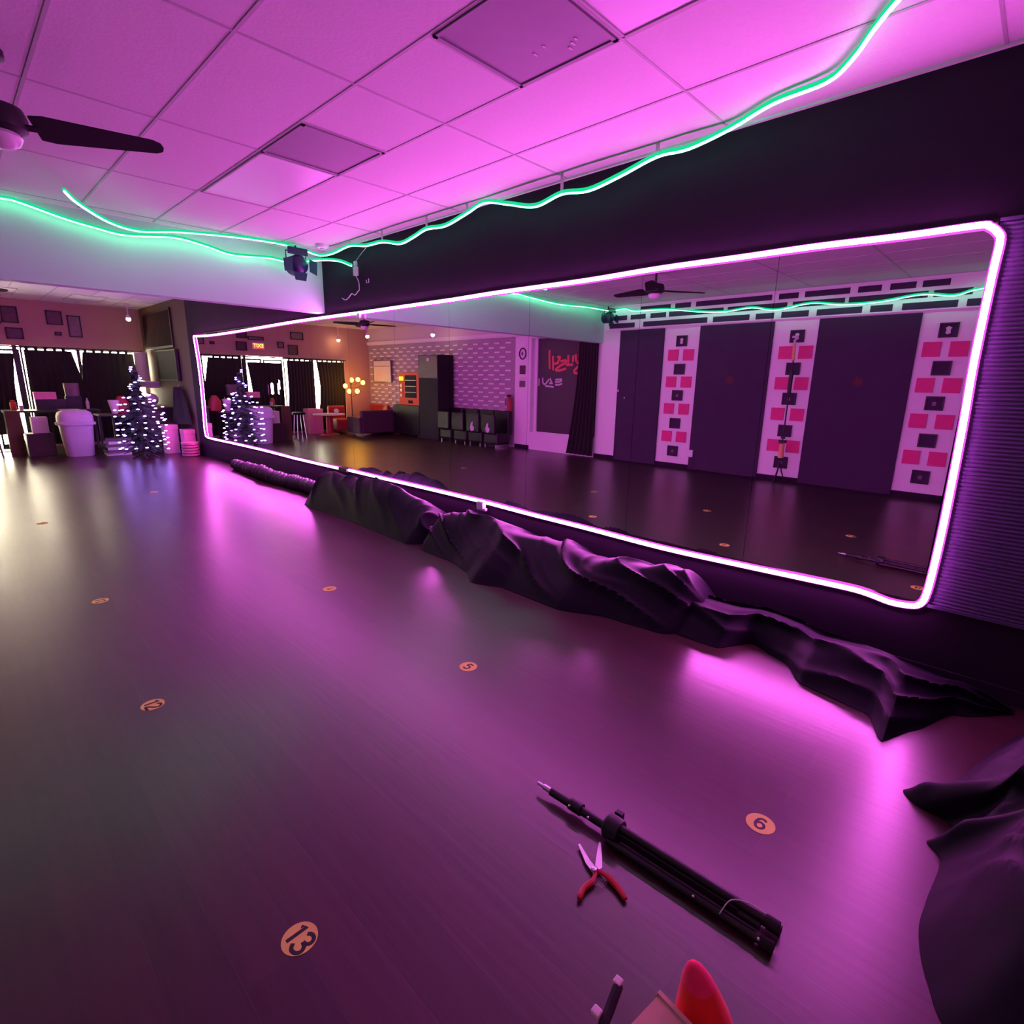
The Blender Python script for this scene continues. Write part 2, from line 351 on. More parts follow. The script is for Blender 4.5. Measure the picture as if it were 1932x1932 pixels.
left = [(11.59,0.60),(11.545,1.05),(11.525,1.442),(11.54,1.827),(11.60,2.18),(11.61,2.255)]
led = thing('pink_light_strip', 'glowing pink light strip running round the edge of the wall mirror', 'light strip', (0, 0.28, 0.4))
def strip(parts, name):
    pts = spline([(XS, y-0.28, z-0.4) for y, z in parts], 4)
    def ribbon(hw, xa, xb, m, nm):
        rb = MB(); rings = []
        for i, p in enumerate(pts):
            d_ = (pts[min(i+1, len(pts)-1)] - pts[max(i-1, 0)]).normalized(); sd_ = d_.cross(Vector((1, 0, 0))).normalized()*hw
            rings.append([rb.bm.verts.new(p + o_) for o_ in (sd_ + Vector((xb,0,0)), sd_*0.85 + Vector((xa,0,0)), -sd_*0.85 + Vector((xa,0,0)), -sd_ + Vector((xb,0,0)))])
        for A_, B_ in zip(rings, rings[1:]):
            for k in range(4): rb.bm.faces.new((A_[k], A_[(k+1)%4], B_[(k+1)%4], B_[k]))
        rb.bm.faces.new(rings[0][::-1]); rb.bm.faces.new(rings[-1])
        rb.build(nm, m, led)
    ribbon(0.0135, -0.004, 0.002, M['pinkcore'], name)
    ribbon(0.021, 0.0025, 0.020, M['pinkbase'], 'diffuser_base')
strip(top + right + bot, 'light_tube')
strip(bot2 + left, 'light_tube')
MB().cbox((XS, 6.33-0.28, 0.405-0.4), (0.05, 0.20, 0.05)).build('end_cap', M['black'], led, bev=0.008)
MB().cbox((XS-0.02, 3.72-0.28, 0.385-0.4), (0.05, 0.09, 0.07)).cbox((XS-0.01, 3.72-0.28, 0.345-0.4), (0.03, 0.13, 0.03)).build('joint_clip', M['clip'], led, bev=0.01)
MB().cbox((XS-0.01, 5.78-0.28, 2.235-0.4), (0.03, 0.06, 0.06)).build('joint_clip', M['clip'], led, bev=0.008)

# ------------------------------------------------------------------ green ropes
def rope(pts, origin, label, r=0.0095, base=0.0145):
    t = thing('green_light_rope', label, 'light rope', origin)
    o = Vector(origin); P = spline([Vector(p)-o for p in pts], 5)
    MB().tube(P, r, 6).build('light_tube', M['greencore'], t, smooth=True)
    MB().tube([p + Vector((0, 0, 0.011)) for p in P], base, 6).build('diffuser_base', M['greenbase'], t, smooth=True)
    return t
X = -0.12
zc = lambda z: min(z, 2.975)
wallpts = [(X, y, z) for y, z in [(5.772,2.950),(5.452,2.905),(5.132,2.893),(4.829,2.834),(4.61,2.858),(4.403,2.895),(4.133,2.878),(3.847,2.925),(3.616,2.968),(3.34,2.903),(3.056,2.835),(2.799,2.870),(2.56,2.843),(2.302,2.878),(2.033,2.930),(1.818,2.922),(1.565,2.962)]]
# the strand leaves the wall and crosses the ceiling towards the middle of the room
extra = [(-0.238,1.293,2.97),(-0.29,1.03,2.965),(-0.419,0.89,2.97),(-0.593,0.775,2.97),(-0.734,0.67,2.97),(-0.90,0.53,2.96),(-1.1,0.3,2.97)]
soff = [(-2.65,5.29,2.80),(-2.50,5.75,2.84),(-2.22,6.2,2.84),(-1.93,6.46,2.865),(-1.57,6.47,2.925),(-1.04,6.47,2.975),(-0.60,6.44,2.985),(-0.34,6.40,2.955),(-0.17,6.36,2.925),(-0.12,6.15,2.925)]
rope(soff + wallpts + extra, (-0.12, 3.6, 2.96), 'green glowing light rope looping along the ceiling above the long mirror and round the corner')
rope([(-3.4,6.60,2.94),(-2.888,6.58,2.957),(-2.773,6.58,2.952),(-2.483,6.58,2.886),(-2.259,6.58,2.852),(-2.018,6.58,2.832),(-1.611,6.58,2.886),(-1.322,6.58,2.858),(-1.066,6.58,2.815),(-0.67,6.56,2.842),(-0.45,6.52,2.826),(-0.22,6.40,2.868),(-0.10,6.10,2.845),(-0.06,5.86,2.768)], (-1.5, 6.58, 2.88), 'green glowing light rope crossing the white bulkhead to the white plug adapter')
rope([(-3.4,6.60,2.955),(-4.4,6.58,2.90),(-5.3,6.55,2.93),(-5.88,6.45,2.92),(-5.9,6.1,2.93),(-5.9,5.869,2.873),(-5.9,5.209,2.854),(-5.9,4.595,2.770),(-5.9,4.125,2.738),(-5.9,3.692,2.768),(-5.9,3.313,2.705),(-5.9,2.824,2.765),(-5.9,2.391,2.712),(-5.9,1.928,2.712),(-5.9,1.451,2.766),(-5.9,1.105,2.722),(-5.9,0.85,2.782),(-5.9,0.3,2.80),(-5.9,-0.6,2.75),(-5.9,-1.5,2.8)], (-5.9, 3.3, 2.75), 'green glowing light rope on the patterned wall, seen only in the mirror')
for k, (y, z0) in enumerate(((4.403, 2.905), (5.14, 2.90), (2.80, 2.88), (2.033, 2.94), (3.84, 2.935), (5.77, 2.955))):
    single('rope_hanger', MB().box(-0.003, -0.012, z0-2.9, 0.003, 0.012, H-2.9).box(-0.012, -0.012, z0-2.9-0.005, 0.012, 0.012, z0-2.9), M['clip'], (-0.12, y, 2.9),
           ['clear hanger strip of the green rope, second loop point from the corner', 'clear hanger strip of the green rope near the room corner', 'clear hanger strip above the middle of the mirror, right of the high loop', 'clear hanger strip of the green rope nearest the camera',
            'clear hanger strip just left of the highest rope loop', 'clear hanger strip above the plug adapter'][k], 'hanger', 'clear hangers of the green light rope')

# plug adapter with its lead on the dark wall
ad = thing('plug_adapter', 'white plug adapter hanging on the dark wall at the end of the green rope', 'adapter', (-0.045, 5.80, 2.66))
MB().box(-0.02, -0.03, 0.0, 0.02, 0.03, 0.095).build('body', M['cable'], ad, bev=0.008)
MB().box(-0.015, -0.022, 0.098, 0.015, 0.022, 0.15).build('connector', M['cable'], ad, bev=0.006)
MB().tube(spline([(0, 0, 0), (0.03, 0.0, -0.06), (0.035, 0.0, -0.14), (0.03, 0.02, -0.155), (0.03, 0.09, -0.19), (0.03, 0.16, -0.17), (0.03, 0.22, -0.2), (0.03, 0.30, -0.225), (0.03, 0.38, -0.2)], 5), 0.005, 6).build('lead', M['cable'], ad, smooth=True)
MB().tube(spline([(0, -0.01, 0.15), (0.02, -0.12, 0.23), (0.03, -0.26, 0.30)], 5), 0.003, 6).build('lead', M['cable'], ad, smooth=True)
single('wall_hook', MB().tube([(0, 0, 0.04), (0, 0, 0), (-0.03, 0, -0.01), (-0.03, 0, 0.02)], 0.005, 6), M['cable'], (-0.01, 5.60, 2.575), 'small pale hook on the dark wall beside the white plug adapter', 'hook')

# stage light at the bulkhead corner
pl = thing('stage_light', 'dark blue stage light with open barn doors hung at the corner of the white bulkhead', 'stage light', (-0.45, 6.38, 2.78))
MB().lathe([(0.095, -0.09), (0.105, -0.08), (0.105, 0.07), (0.085, 0.09), (0.06, 0.11), (0.001, 0.112)], 20).build('can', M['dichro'], pl, smooth=True)
c = pl.children[0]; c.rotation_euler = (PI/2, 0, 0)
MB().box(-0.13, -0.09, 0.095, 0.10, -0.075, 0.17).build('barn_door', M['dichro'], pl, bev=0.003)
MB().prism([(-0.08, -0.085), (0.08, -0.085), (0.06, -0.17), (-0.06, -0.17)], 'y', -0.09, -0.08).build('barn_door', M['dichro'], pl)
MB().prism([(-0.10, -0.07), (-0.10, 0.06), (-0.20, 0.03), (-0.19, -0.10)], 'y', -0.12, -0.108).build('barn_door', M['dichro'], pl)
MB().prism([(0.10, -0.07), (0.10, 0.06), (0.19, 0.04), (0.18, -0.10)], 'y', -0.12, -0.108).build('barn_door', M['dichro'], pl)
MB().tube([(-0.115, 0, 0), (-0.115, 0, 0.14), (0.115, 0, 0.14), (0.115, 0, 0)], 0.008, 6).tube([(0, 0, 0.14), (0, 0, 0.205)], 0.012, 8).build('yoke', M['black'], pl, smooth=True)
p2 = copy_tree(pl); p2.location = (-5.80, 6.42, 2.78)
p2['label'] = 'dark blue stage light at the far end of the bulkhead over the patterned wall'
pl['group'] = p2['group'] = 'stage lights on the white bulkhead'

# ------------------------------------------------------------------ ceiling fans
def fan(loc, ang, label, R=0.68, rootw=0.085, tipw=0.05, N=4):
    t = thing('ceiling_fan', label, 'ceiling fan', loc, 0, 'black ceiling fans')
    MB().lathe([(0.065, H-loc[2]), (0.065, H-loc[2]-0.03), (0.02, H-loc[2]-0.06), (0.014, H-loc[2]-0.07), (0.014, 0.09), (0.03, 0.085)], 20).build('downrod', M['black'], t, smooth=True)
    MB().lathe([(0.03, 0.09), (0.10, 0.07), (0.115, 0.03), (0.11, -0.02), (0.07, -0.04), (0.001, -0.04)], 28).build('motor_housing', M['black'], t, smooth=True)
    MB().lathe([(0.075, -0.04), (0.085, -0.055), (0.072, -0.085), (0.04, -0.105), (0.001, -0.11)], 28).build('light_bowl', M['glasswhite'], t, smooth=True)
    for k in range(N):
        a = ang + k*2*PI/N
        b = MB().prism([(0.14, -rootw), (0.20, -rootw-0.012), (R-0.04, -tipw), (R-0.008, -tipw*0.6), (R, 0), (R-0.008, tipw*0.6), (R-0.04, tipw), (0.20, rootw+0.012), (0.14, rootw)], 'z', -0.004, 0.004).box(0.09, -0.02, -0.008, 0.16, 0.02, 0.0).build('blade', M['black_matte'], t)
        b.rotation_euler = (math.radians(-14), 0, a)
    return t
fan((-3.10, 3.84, 2.70), math.atan2(3.578-3.84, -2.451+3.06), 'black ceiling fan with wide blades over the dance floor at the left edge', N=3)
fan((-3.21, 10.95, 2.70), 0.3, 'black ceiling fan in the lounge beyond the bulkhead, seen in the mirror')

# ------------------------------------------------------------------ patterned wall opposite the mirror
XW = -W
panels = [(5.27, 6.235, 'beside the white strip next to the mural'), (3.345, 4.58, 'between the first and second picture columns from the mural'), (1.42, 2.69, 'between the second and third picture columns from the mural'), (-0.52, 0.79, 'beyond the picture column nearest the camera'), (-2.4, -1.2, 'nearest the rear of the room')]
for k, (a, b, where) in enumerate(panels):
    t = thing('wall_panel', 'tall dark felt wall panel ' + where, 'wall panel', (XW, (a+b)/2, 0), group='tall dark wall panels')
    h = (b-a)/2
    MB().box(0, -h, 0.02, 0.03, h, 2.545).build('felt_face', M['panel'], t, bev=0.004)
    if k in (1, 2):
        e = MB(); 
        pts = []
        for q in range(16):
            rr = 0.10 if q % 2 else 0.045
            pts.append((rr*math.cos(q*PI/8), 1.62 + rr*math.sin(q*PI/8)))
        e.prism(pts, 'x', 0.0302, 0.032).build('emblem', mat('faded dark red paint', (0.10, 0.02, 0.03), 0.8), t)
    if k == 0:
        MB().box(0.03, 0.44, 1.38, 0.045, 0.46, 1.42).box(0.03, 0.29, 1.25, 0.04, 0.305, 1.28).build('latch', M['chrome'], t)
def lattice():
    t = thing('wall_border', 'white border of three rows of long dark slots above the picture columns', 'wall border', (XW, 3.2, 2.57))
    MB().box(0, -5.6, 0, 0.02, 3.42, 0.405).build('board', M['white'], t, bev=0.003)
    R1 = [(5.81,5.19),(5.10,4.80),(4.705,3.425),(3.33,3.04),(2.95,2.34),(2.24,1.95),(1.85,1.55),(1.48,1.18),(0.6,-0.3),(-0.4,-1.6)]
    R2 = [(6.41,6.11),(6.03,5.69),(5.59,5.27),(5.21,4.20),(4.13,3.19),(3.11,2.39),(2.34,1.40),(1.34,0.93),(0.8,-0.4),(-0.5,-1.7)]
    R3 = [(6.5,5.93),(5.73,4.47),(4.37,3.75),(3.65,3.37),(3.26,2.86),(2.75,2.15),(2.05,1.78),(1.67,1.06),(0.97,0.5),(0.4,-0.7),(-0.8,-1.9)]
    for rows, z0, z1 in ((R1, 2.872, 2.956), (R2, 2.736, 2.822), (R3, 2.592, 2.682)):
        for a, b in rows: MB().box(0.0195, b-3.2, z0-2.57, 0.023, a-3.2, z1-2.57).build('slot', M['panel'], t)
lattice()
colname = ['the picture column nearest the mural', 'the middle picture column', 'the picture column nearest the camera']
rowname = ['top', 'second', 'third', 'fourth', 'bottom']
frame0 = None
for ci, yc in enumerate((4.92, 2.985, 1.105)):
    zs = (2.305, 1.812, 1.345, 0.835, 0.320)
    for ri, z in enumerate(zs):
        t = thing('picture_frame', 'small black framed picture, %s on %s' % (rowname[ri], colname[ci]), 'picture', (XW, yc, z), group='small black pictures on the white columns')
        f = MB()
        f.box(0, -0.105, -0.095, 0.022, -0.085, 0.095).box(0, 0.085, -0.095, 0.022, 0.105, 0.095).box(0, -0.085, -0.095, 0.022, 0.085, -0.075).box(0, -0.085, 0.075, 0.022, 0.085, 0.095)
        f.build('frame', M['black'], t, bev=0.002)
        MB().box(0, -0.085, -0.075, 0.012, 0.085, 0.075).build('print', M['panel'], t)
        if ri in (0, 2, 4):
            s = MB()
            if ri == 0: s.lathe([(0.001, -0.055), (0.03, -0.04), (0.022, 0.0), (0.034, 0.03), (0.001, 0.05)], 12, (0.016, 0, 0), 0.12, 1.0)
            else: s.box(0.012, -0.02, -0.03, 0.015, 0.025, 0.02)
            s.build('figure', M['whitepaint'] if ri == 0 else M['photo2'], t, smooth=True)
    for ri, z in enumerate((2.06, 1.585, 1.10, 0.59)):
        for s, side in ((1, 'left'), (-1, 'right')):
            single('red_square', MB().box(0, -0.1, -0.098, 0.018, 0.1, 0.098), M['red'], (XW, yc + s*0.148, z), '%s red square of the %s pair on %s' % (side, ['top', 'second', 'third', 'lowest'][ri], colname[ci]), 'canvas', 'red square canvases on the white columns', bev=0.002)
single('socket_box', MB().box(0, -0.05, -0.065, 0.03, 0.05, 0.065), M['white'], (XW+0.03, 4.545, 0.31), 'small white socket box low beside the picture column nearest the mural', 'socket', bev=0.004)

# slender stand in front of the middle picture column
st = thing('pole_stand', 'slender black pole stand with orange foam sections in front of the middle picture column', 'stand', (-5.80, 2.93, 0))
MB().tube([(0,0,0.30),(0,0.0,2.05)], 0.011, 8).build('pole', M['black'], st, smooth=True)
MB().tube([(0,0,1.42),(0,0,1.78)], 0.03, 8).build('dark_sleeve', M['black'], st, smooth=True)
MB().tube([(0,0.005,1.93),(0,0.012,2.18)], [0.028,0.022], 10).build('foam_sleeve', M['skin_orange'], st, smooth=True)
MB().tube([(0,0.012,2.18),(0,0.015,2.24)], 0.018, 10).cbox((0,0.02,2.28),(0.03,0.07,0.03)).build('head', M['whitepaint'], st, smooth=True)
MB().tube([(0,0,0.42),(0,0,0.64)], [0.045,0.04], 10).build('foam_sleeve', M['skin_orange'], st, smooth=True)
MB().cbox((0,0,0.68),(0.06,0.11,0.05)).cbox((0,0.0,0.75),(0.04,0.06,0.05)).build('clamp', M['black'], st, bev=0.006)
for a in (0.3, 2.4, 4.5):
    MB().tube([(0,0,0.36),(0.04*math.cos(a),0.04*math.sin(a),0.20),(0.11*math.cos(a),0.11*math.sin(a),0.01)], 0.011, 6).build('leg', M['black'], st, smooth=True)

# mural recess
mu = thing('mural_board', 'dark board with red and white graffiti lettering in the white wall recess', 'mural', (-6.13, 7.62, 0.42))
MB().box(-0.01, -0.86, 0, 0.012, 0.84, 2.07).build('board', mat('dark purple board', (0.060, 0.045, 0.055), 0.7), mu)
RED = [[(8.14,2.24),(8.14,2.06),(8.12,1.83)],[(8.04,2.11),(8.03,1.95),(8.02,1.8)],[(8.01,1.94),(7.86,1.96)],[(7.92,2.08),(7.83,2.08),(7.9,1.97)],[(7.82,1.99),(7.68,2.01),(7.67,1.96),(7.8,1.91),(7.95,1.81),(7.82,1.8),(7.65,1.84)],[(7.66,1.91),(7.47,1.92)],[(7.61,2.12),(7.6,1.93)],[(7.47,2.11),(7.48,1.97)],[(7.41,2.13),(7.39,1.98)],[(7.3,2.14),(7.3,2.01)],[(7.23,2.04),(7.37,1.94)],[(7.22,1.94),(7.35,1.86),(7.43,1.79),(7.39,1.74),(7.2,1.76)]]
WH = [[(8.43,1.62),(8.43,1.46)],[(8.32,1.64),(8.31,1.53),(8.24,1.5),(8.13,1.61)],[(8.1,1.63),(8.06,1.54)],[(8.12,1.52),(8.02,1.52)],[(7.95,1.6),(7.76,1.61)],[(7.95,1.55),(7.81,1.56),(7.76,1.6)],[(7.95,1.49),(7.84,1.49),(7.75,1.52)],[(8.24,1.46),(7.99,1.44)]]
def strokes(L, r, m, name, dx):
    for l in L:
        P = [Vector((dx, y-7.62, z-0.42)) for y, z in l]
        mb = MB().tube(spline(P, 4) if len(P) > 2 else P, r, 8)
        for v in mb.bm.verts: v.co.x = dx + (v.co.x-dx)*0.1
        mb.build(name, m, mu)
strokes(RED, 0.026, M['redpaint'], 'red_stroke', 0.0145); strokes(WH, 0.019, M['whitepaint'], 'white_stroke', 0.0142)
mr_ = MB().box(-0.01, -0.92, -0.06, 0.06, 0.90, 0.0).box(-0.01, 0.84, 0, 0.05, 0.90, 2.07).box(-0.01, -0.92, 0, 0.05, -0.86, 2.07)
mr_.build('frame', M['white'], mu, bev=0.004)
def cloth_sheet(x, y0, y1, z0, z1, amp=0.03, n=10, taper=0.0, axis='y', seed=0, edge=None, nv=14):
    mb = MB()
    def fn(u, v):
        z = z0 + (z1-z0)*v
        a, b = (y0, y1) if edge is None else edge(v)
        t = a + (b-a)*u
        off = amp*math.sin(u*n*2*PI + seed) * (0.5+0.5*(1-v)) + 0.3*amp*noise.noise(Vector((u*5+seed, v*2, 0)))
        return (x+off, t, z) if axis == 'y' else (t, x+off, z)
    return mb.sheet(fn, n*8, nv, 0.006)
def edge_m(v): return (-0.36 - 0.14*(1-v)**1.2*0 + 0.05*(1-v), 0.22 + 0.18*(1-v) - 0.12*v)
m_c = MB()
single('mural_curtain', cloth_sheet(0.0, 0, 0, 0.03, 2.42, 0.03, 6, edge=lambda v: (-0.30, 0.16 + 0.24*(1-v)**2), seed=1), M['curtain'], (-5.95, 7.02, 0), 'long black curtain pulled to the side in front of the graffiti board', 'curtain', smooth=True)
fr = thing('ring_decoration', 'dark ring decoration on the white pillar beside the graffiti board', 'wall decoration', (XW+0.012, 9.03-0.22+0.05, 2.17))
tor = MB()
pts = [(0, 0.10*math.cos(a*PI/12), 0.12*math.sin(a*PI/12)) for a in range(25)]
tor.tube(pts, 0.014, 6, caps=False).build('ring', M['black'], fr, smooth=True)
MB().ball((0, 0.01, 0), 0.03, 10, (0.3, 1, 1.4)).build('charm', M['photo2'], fr, smooth=True)
fr.location = (XW+0.015, 8.84, 2.17)
for k, (z, hgt, m) in enumerate(((1.81, 0.2, 'photo'), (1.60, 0.1, 'paper'), (1.49, 0.14, 'photo2'))):
    single('wall_print', MB().box(0, -0.09, -hgt/2, 0.01, 0.09, hgt/2), M[m], (XW, 8.84, z), ['dark square print under the ring decoration', 'pale narrow print between two darker ones on the white pillar', 'grey print, lowest of three on the white pillar'][k], 'print', 'prints on the white pillar')

# ------------------------------------------------------------------ lounge: front curtains
def front_curtain(pos, edge, z0, label, amp=0.02, n=8, seed=0, zt=2.015, nv=14, tabs=True):
    t = thing('window_curtain', label, 'curtain', pos, group='black curtains across the shop window')
    mb = cloth_sheet(0.0, 0, 0, z0, zt, amp, n, axis='x', edge=edge, seed=seed, nv=nv)
    mb.build('drape', M['curtain'], t, smooth=True)
    a, b = edge(1.0); tb = MB(); x = a+0.02
    while x < b-0.02:
        tb.box(x, -0.01, 2.01, x+0.055, 0.004, 2.06); x += 0.15
    if tabs: tb.build('tab_top', M['curtain'], t)
    return t
yc = YF-0.09
front_curtain((-0.70, yc, 0), lambda v: (-0.47-0.08*(1-max(0, (v-0.68)/0.32))**0.8, 0.46+0.10*(1-v)), 0.06, 'black curtain filling the corner window behind the lit tree', seed=1)
front_curtain((-1.74, yc, 0), lambda v: (-0.40-0.03*(1-v), 0.38+0.13*(1-max(0, (v-0.66)/0.34))), 0.06, 'black curtain filling the window left of the bright wedge of daylight', seed=2)
slot = lambda v: 0.034 if 1.10 < 0.3+1.63*v < 1.38 else -0.006
front_curtain((-2.72, yc+0.02, 0), lambda v: (-0.20+slot(v), 0.36+0.06*v-0.05*math.sin(v*PI)), 0.30, 'black curtain over the right leaf of the glass double door', n=5, seed=3, zt=1.93, nv=44, tabs=False)
front_curtain((-2.72, yc+0.02, 0), lambda v: (-0.38+slot(v), -0.20-slot(v)), 0.30, 'narrow black curtain strip over the meeting of the door leaves', n=2, seed=4, zt=1.93, nv=44, tabs=False)
front_curtain((-2.72, yc+0.02, 0), lambda v: (-0.49-0.0*v, -0.38-slot(v)), 0.55, 'narrow black curtain strip over the left leaf edge of the door', n=1, seed=5, zt=1.93, nv=44, tabs=False)
front_curtain((-3.70, yc, 0), lambda v: (-0.37, 0.34+0.10*max(0, 1-v*1.9)-0.0*v), 0.06, 'black curtain over the window beyond the door, seen in the mirror', seed=4)
front_curtain((-4.62, yc, 0), lambda v: (-0.42, 0.40+0.06*math.cos(v*5)), 0.06, 'black curtain at the lounge window nearest the block wall', seed=5)
single('curtain_rod', MB().tube([(0, 0, 0), (0, 0, 0)], 0.001) if False else MB().tube([(-2.55, 0, 0), (2.55, 0, 0)], 0.014, 8), M['black'], (-2.6, yc+0.004, 2.068), 'long black curtain rod above the shop window', 'curtain rod', smooth=True)

# pictures above the window
def picture(x, z, w, h, m, label, y=YF):
    t = thing('wall_picture', label, 'picture', (x, y, z), group='framed pictures above the shop window')
    f = MB().box(-w/2, -0.025, -h/2, -w/2+0.02, 0, h/2).box(w/2-0.02, -0.025, -h/2, w/2, 0, h/2).box(-w/2, -0.025, -h/2, w/2, 0, -h/2+0.02).box(-w/2, -0.025, h/2-0.02, w/2, 0, h/2)
    f.build('frame', M['black'], t); MB().box(-w/2+0.02, -0.012, -h/2+0.02, w/2-0.02, 0, h/2-0.02).build('print', M[m], t)
picture(-2.25, 2.69, 0.26, 0.32, 'photo', 'dark red framed picture high at the left edge of the photo')
picture(-2.22, 2.33, 0.27, 0.22, 'photo', 'wide dark picture just over the window at the left edge')
picture(-1.545, 2.69, 0.27, 0.28, 'photo', 'dark square picture high on the wall, left of the grey upright one')
picture(-1.22, 2.54, 0.23, 0.44, 'photo2', 'grey upright picture nearest the warm spotlight')
picture(-1.52, 2.37, 0.11, 0.07, 'photo', 'tiny dark plaque just above the window')
picture(-2.61, 2.545, 0.42, 0.09, 'photo2', 'long narrow picture above the exit sign')
picture(-3.60, 2.30, 0.28, 0.26, 'photo', 'dark picture over the window right of the exit sign in the mirror')
picture(-3.74, 2.68, 0.36, 0.20, 'photo2', 'wide picture highest right of the exit sign in the mirror')
picture(-3.27, 2.41, 0.17, 0.16, 'photo2', 'small picture between the exit sign and two larger ones')
ex = thing('exit_sign', 'red glowing exit sign over the double door', 'exit sign', (-2.66, YF-0.03, 2.27))
MB().box(-0.16, 0, 0, 0.16, 0.03, 0.17).build('housing', M['white'], ex, bev=0.004)
MB().box(-0.145, -0.004, 0.014, 0.145, 0, 0.156).build('lit_face', emit('dim red lit face', (1.0, 0.09, 0.06), 0.9), ex)
text_mesh('EXIT', 0.13, emit('bright exit letters', (1.0, 0.45, 0.12), 3.0), 'letters', ex, (0, -0.006, 0.085), Matrix.Rotation(PI/2, 3, 'X'), 0.003)

# warm ceiling spots
def spot(loc, label, up=True):
    t = thing('ceiling_spot', label, 'spotlight', loc, group='warm spot lamps in the lounge')
    MB().tube([(0,0,H-loc[2]), (0,0,0.07)], 0.010, 6).lathe([(0.05, H-loc[2]-0.001), (0.05, H-loc[2]-0.02), (0.012, H-loc[2]-0.03)], 14).build('stem', M['white'], t, smooth=True)
    MB().lathe([(0.02, 0.09), (0.035, 0.07), (0.042, 0.03), (0.04, 0.02)], 16).build('shade', M['white'], t, smooth=True)
    MB().ball((0,0,0.0), 0.045, 12).build('bulb', M['bulbglass'], t, smooth=True)
spot((-0.43, 14.37, 2.70), 'warm glowing spot lamp above the corner window')
spot((-4.87, 15.15, 2.63), 'warm glowing lamp by the front wall, leftmost in the mirror')
spot((-4.74, 13.34, 2.65), 'warm glowing lamp in front of the block wall, middle one in the mirror')
spot((-5.39, 11.39, 2.65), 'warm glowing lamp over the tall black cabinet, rightmost in the mirror')

# side wall things
ps = thing('wall_poster', 'large dark framed poster high on the side wall beyond the mirror', 'poster', (-0.002, 14.0, 2.48))
MB().box(-0.03, -1.05, -0.38, 0, 1.05, 0.40).build('frame', M['black'], ps, bev=0.006)
MB().box(-0.034, -1.0, -0.33, -0.03, 1.0, 0.35).build('print', mat('dark brown print', (0.035, 0.015, 0.02), 0.9, var=0.7, scale=3, spec=0.1), ps)
tv = thing('television', 'dark flat television on the side wall under the poster', 'television', (-0.05, 13.40, 1.75))
MB().box(-0.03, -0.68, -0.31, 0.03, 0.68, 0.32).build('body', M['black'], tv, bev=0.006)
MB().box(-0.033, -0.65, -0.28, -0.03, 0.65, 0.29).build('screen', mat('black television glass', (0.006, 0.006, 0.01), 0.6, var=0.0, spec=0.2), tv)
MB().box(0.03, -0.15, -0.1, 0.048, 0.15, 0.1).build('bracket', M['black'], tv)
single('rolled_banner', MB().tube([(0,0,0),(0,0,0.60)], 0.13, 14, flat=3.0) if False else MB().lathe([(0.13, 0), (0.13, 0.62)], 20), M['paper'], (-0.17, 14.95, 1.42), 'pale upright paper roll on the shelf in the window corner', 'paper roll', smooth=True)
single('corner_shelf', MB().box(-0.32, -0.5, -0.03, 0, 0.42, 0).box(-0.28, -0.45, -0.14, 0, -0.42, -0.03).box(-0.28, 0.35, -0.14, 0, 0.38, -0.03), M['paper'], (-0.002, 14.85, 1.41), 'pale wall shelf in the window corner', 'shelf', bev=0.004)
co = thing('hanging_coat', 'black coat hanging on the side wall between television and mirror', 'coat', (-0.075, 12.68, 1.32))
def coatfn(u, v):
    w = 0.10 + 0.42*v**0.6; a = -PI*0.05 + u*PI*1.1
    return (-0.02-0.13*math.sin(a)*(0.6+0.4*v) - 0.02*math.sin(u*22), (u-0.5)*2*w, -0.72*v)
MB().sheet(coatfn, 44, 16, 0.012).build('body', M['curtain'], co, smooth=True)
MB().tube([(0.055,0,0.04),(-0.02,0,0.04),(-0.03,0,0.0)], 0.01, 6).build('hook', M['chrome'], co)
ct = thing('counter', 'dark low counter under the television beside the pink boxes', 'counter', (-0.33, 13.98, 0))
MB().box(-0.28, -0.75, 0.08, 0.30, 0.75, 0.86).build('body', M['darkwood'], ct, bev=0.006)
MB().box(-0.32, -0.78, 0.86, 0.31, 0.78, 0.90).build('worktop', M['darkwood'], ct, bev=0.004)
MB().box(-0.24, -0.72, 0, 0.28, 0.72, 0.08).build('plinth', M['black_matte'], ct)
single('white_globe', MB().ball((0,0,0.13), 0.13, 16).lathe([(0.07,0),(0.06,0.02)], 14), M['glasswhite'], (-0.30, 13.95, 0.905), 'pale round globe on the dark counter', 'globe', smooth=True)
for k, (y, h) in enumerate(((14.33, 0.06), (14.33, 0.05), (14.33, 0.05))):
    single('paper_stack', MB().box(-0.17, -0.12, 0, 0.17, 0.12, h), M['paper'], (-0.36, y, 0.905+[0,0.064,0.118][k]), ['lowest pale paper stack on the counter', 'middle pale paper stack on the counter', 'topmost pale paper stack on the counter'][k], 'paper stack', 'paper stacks on the counter')

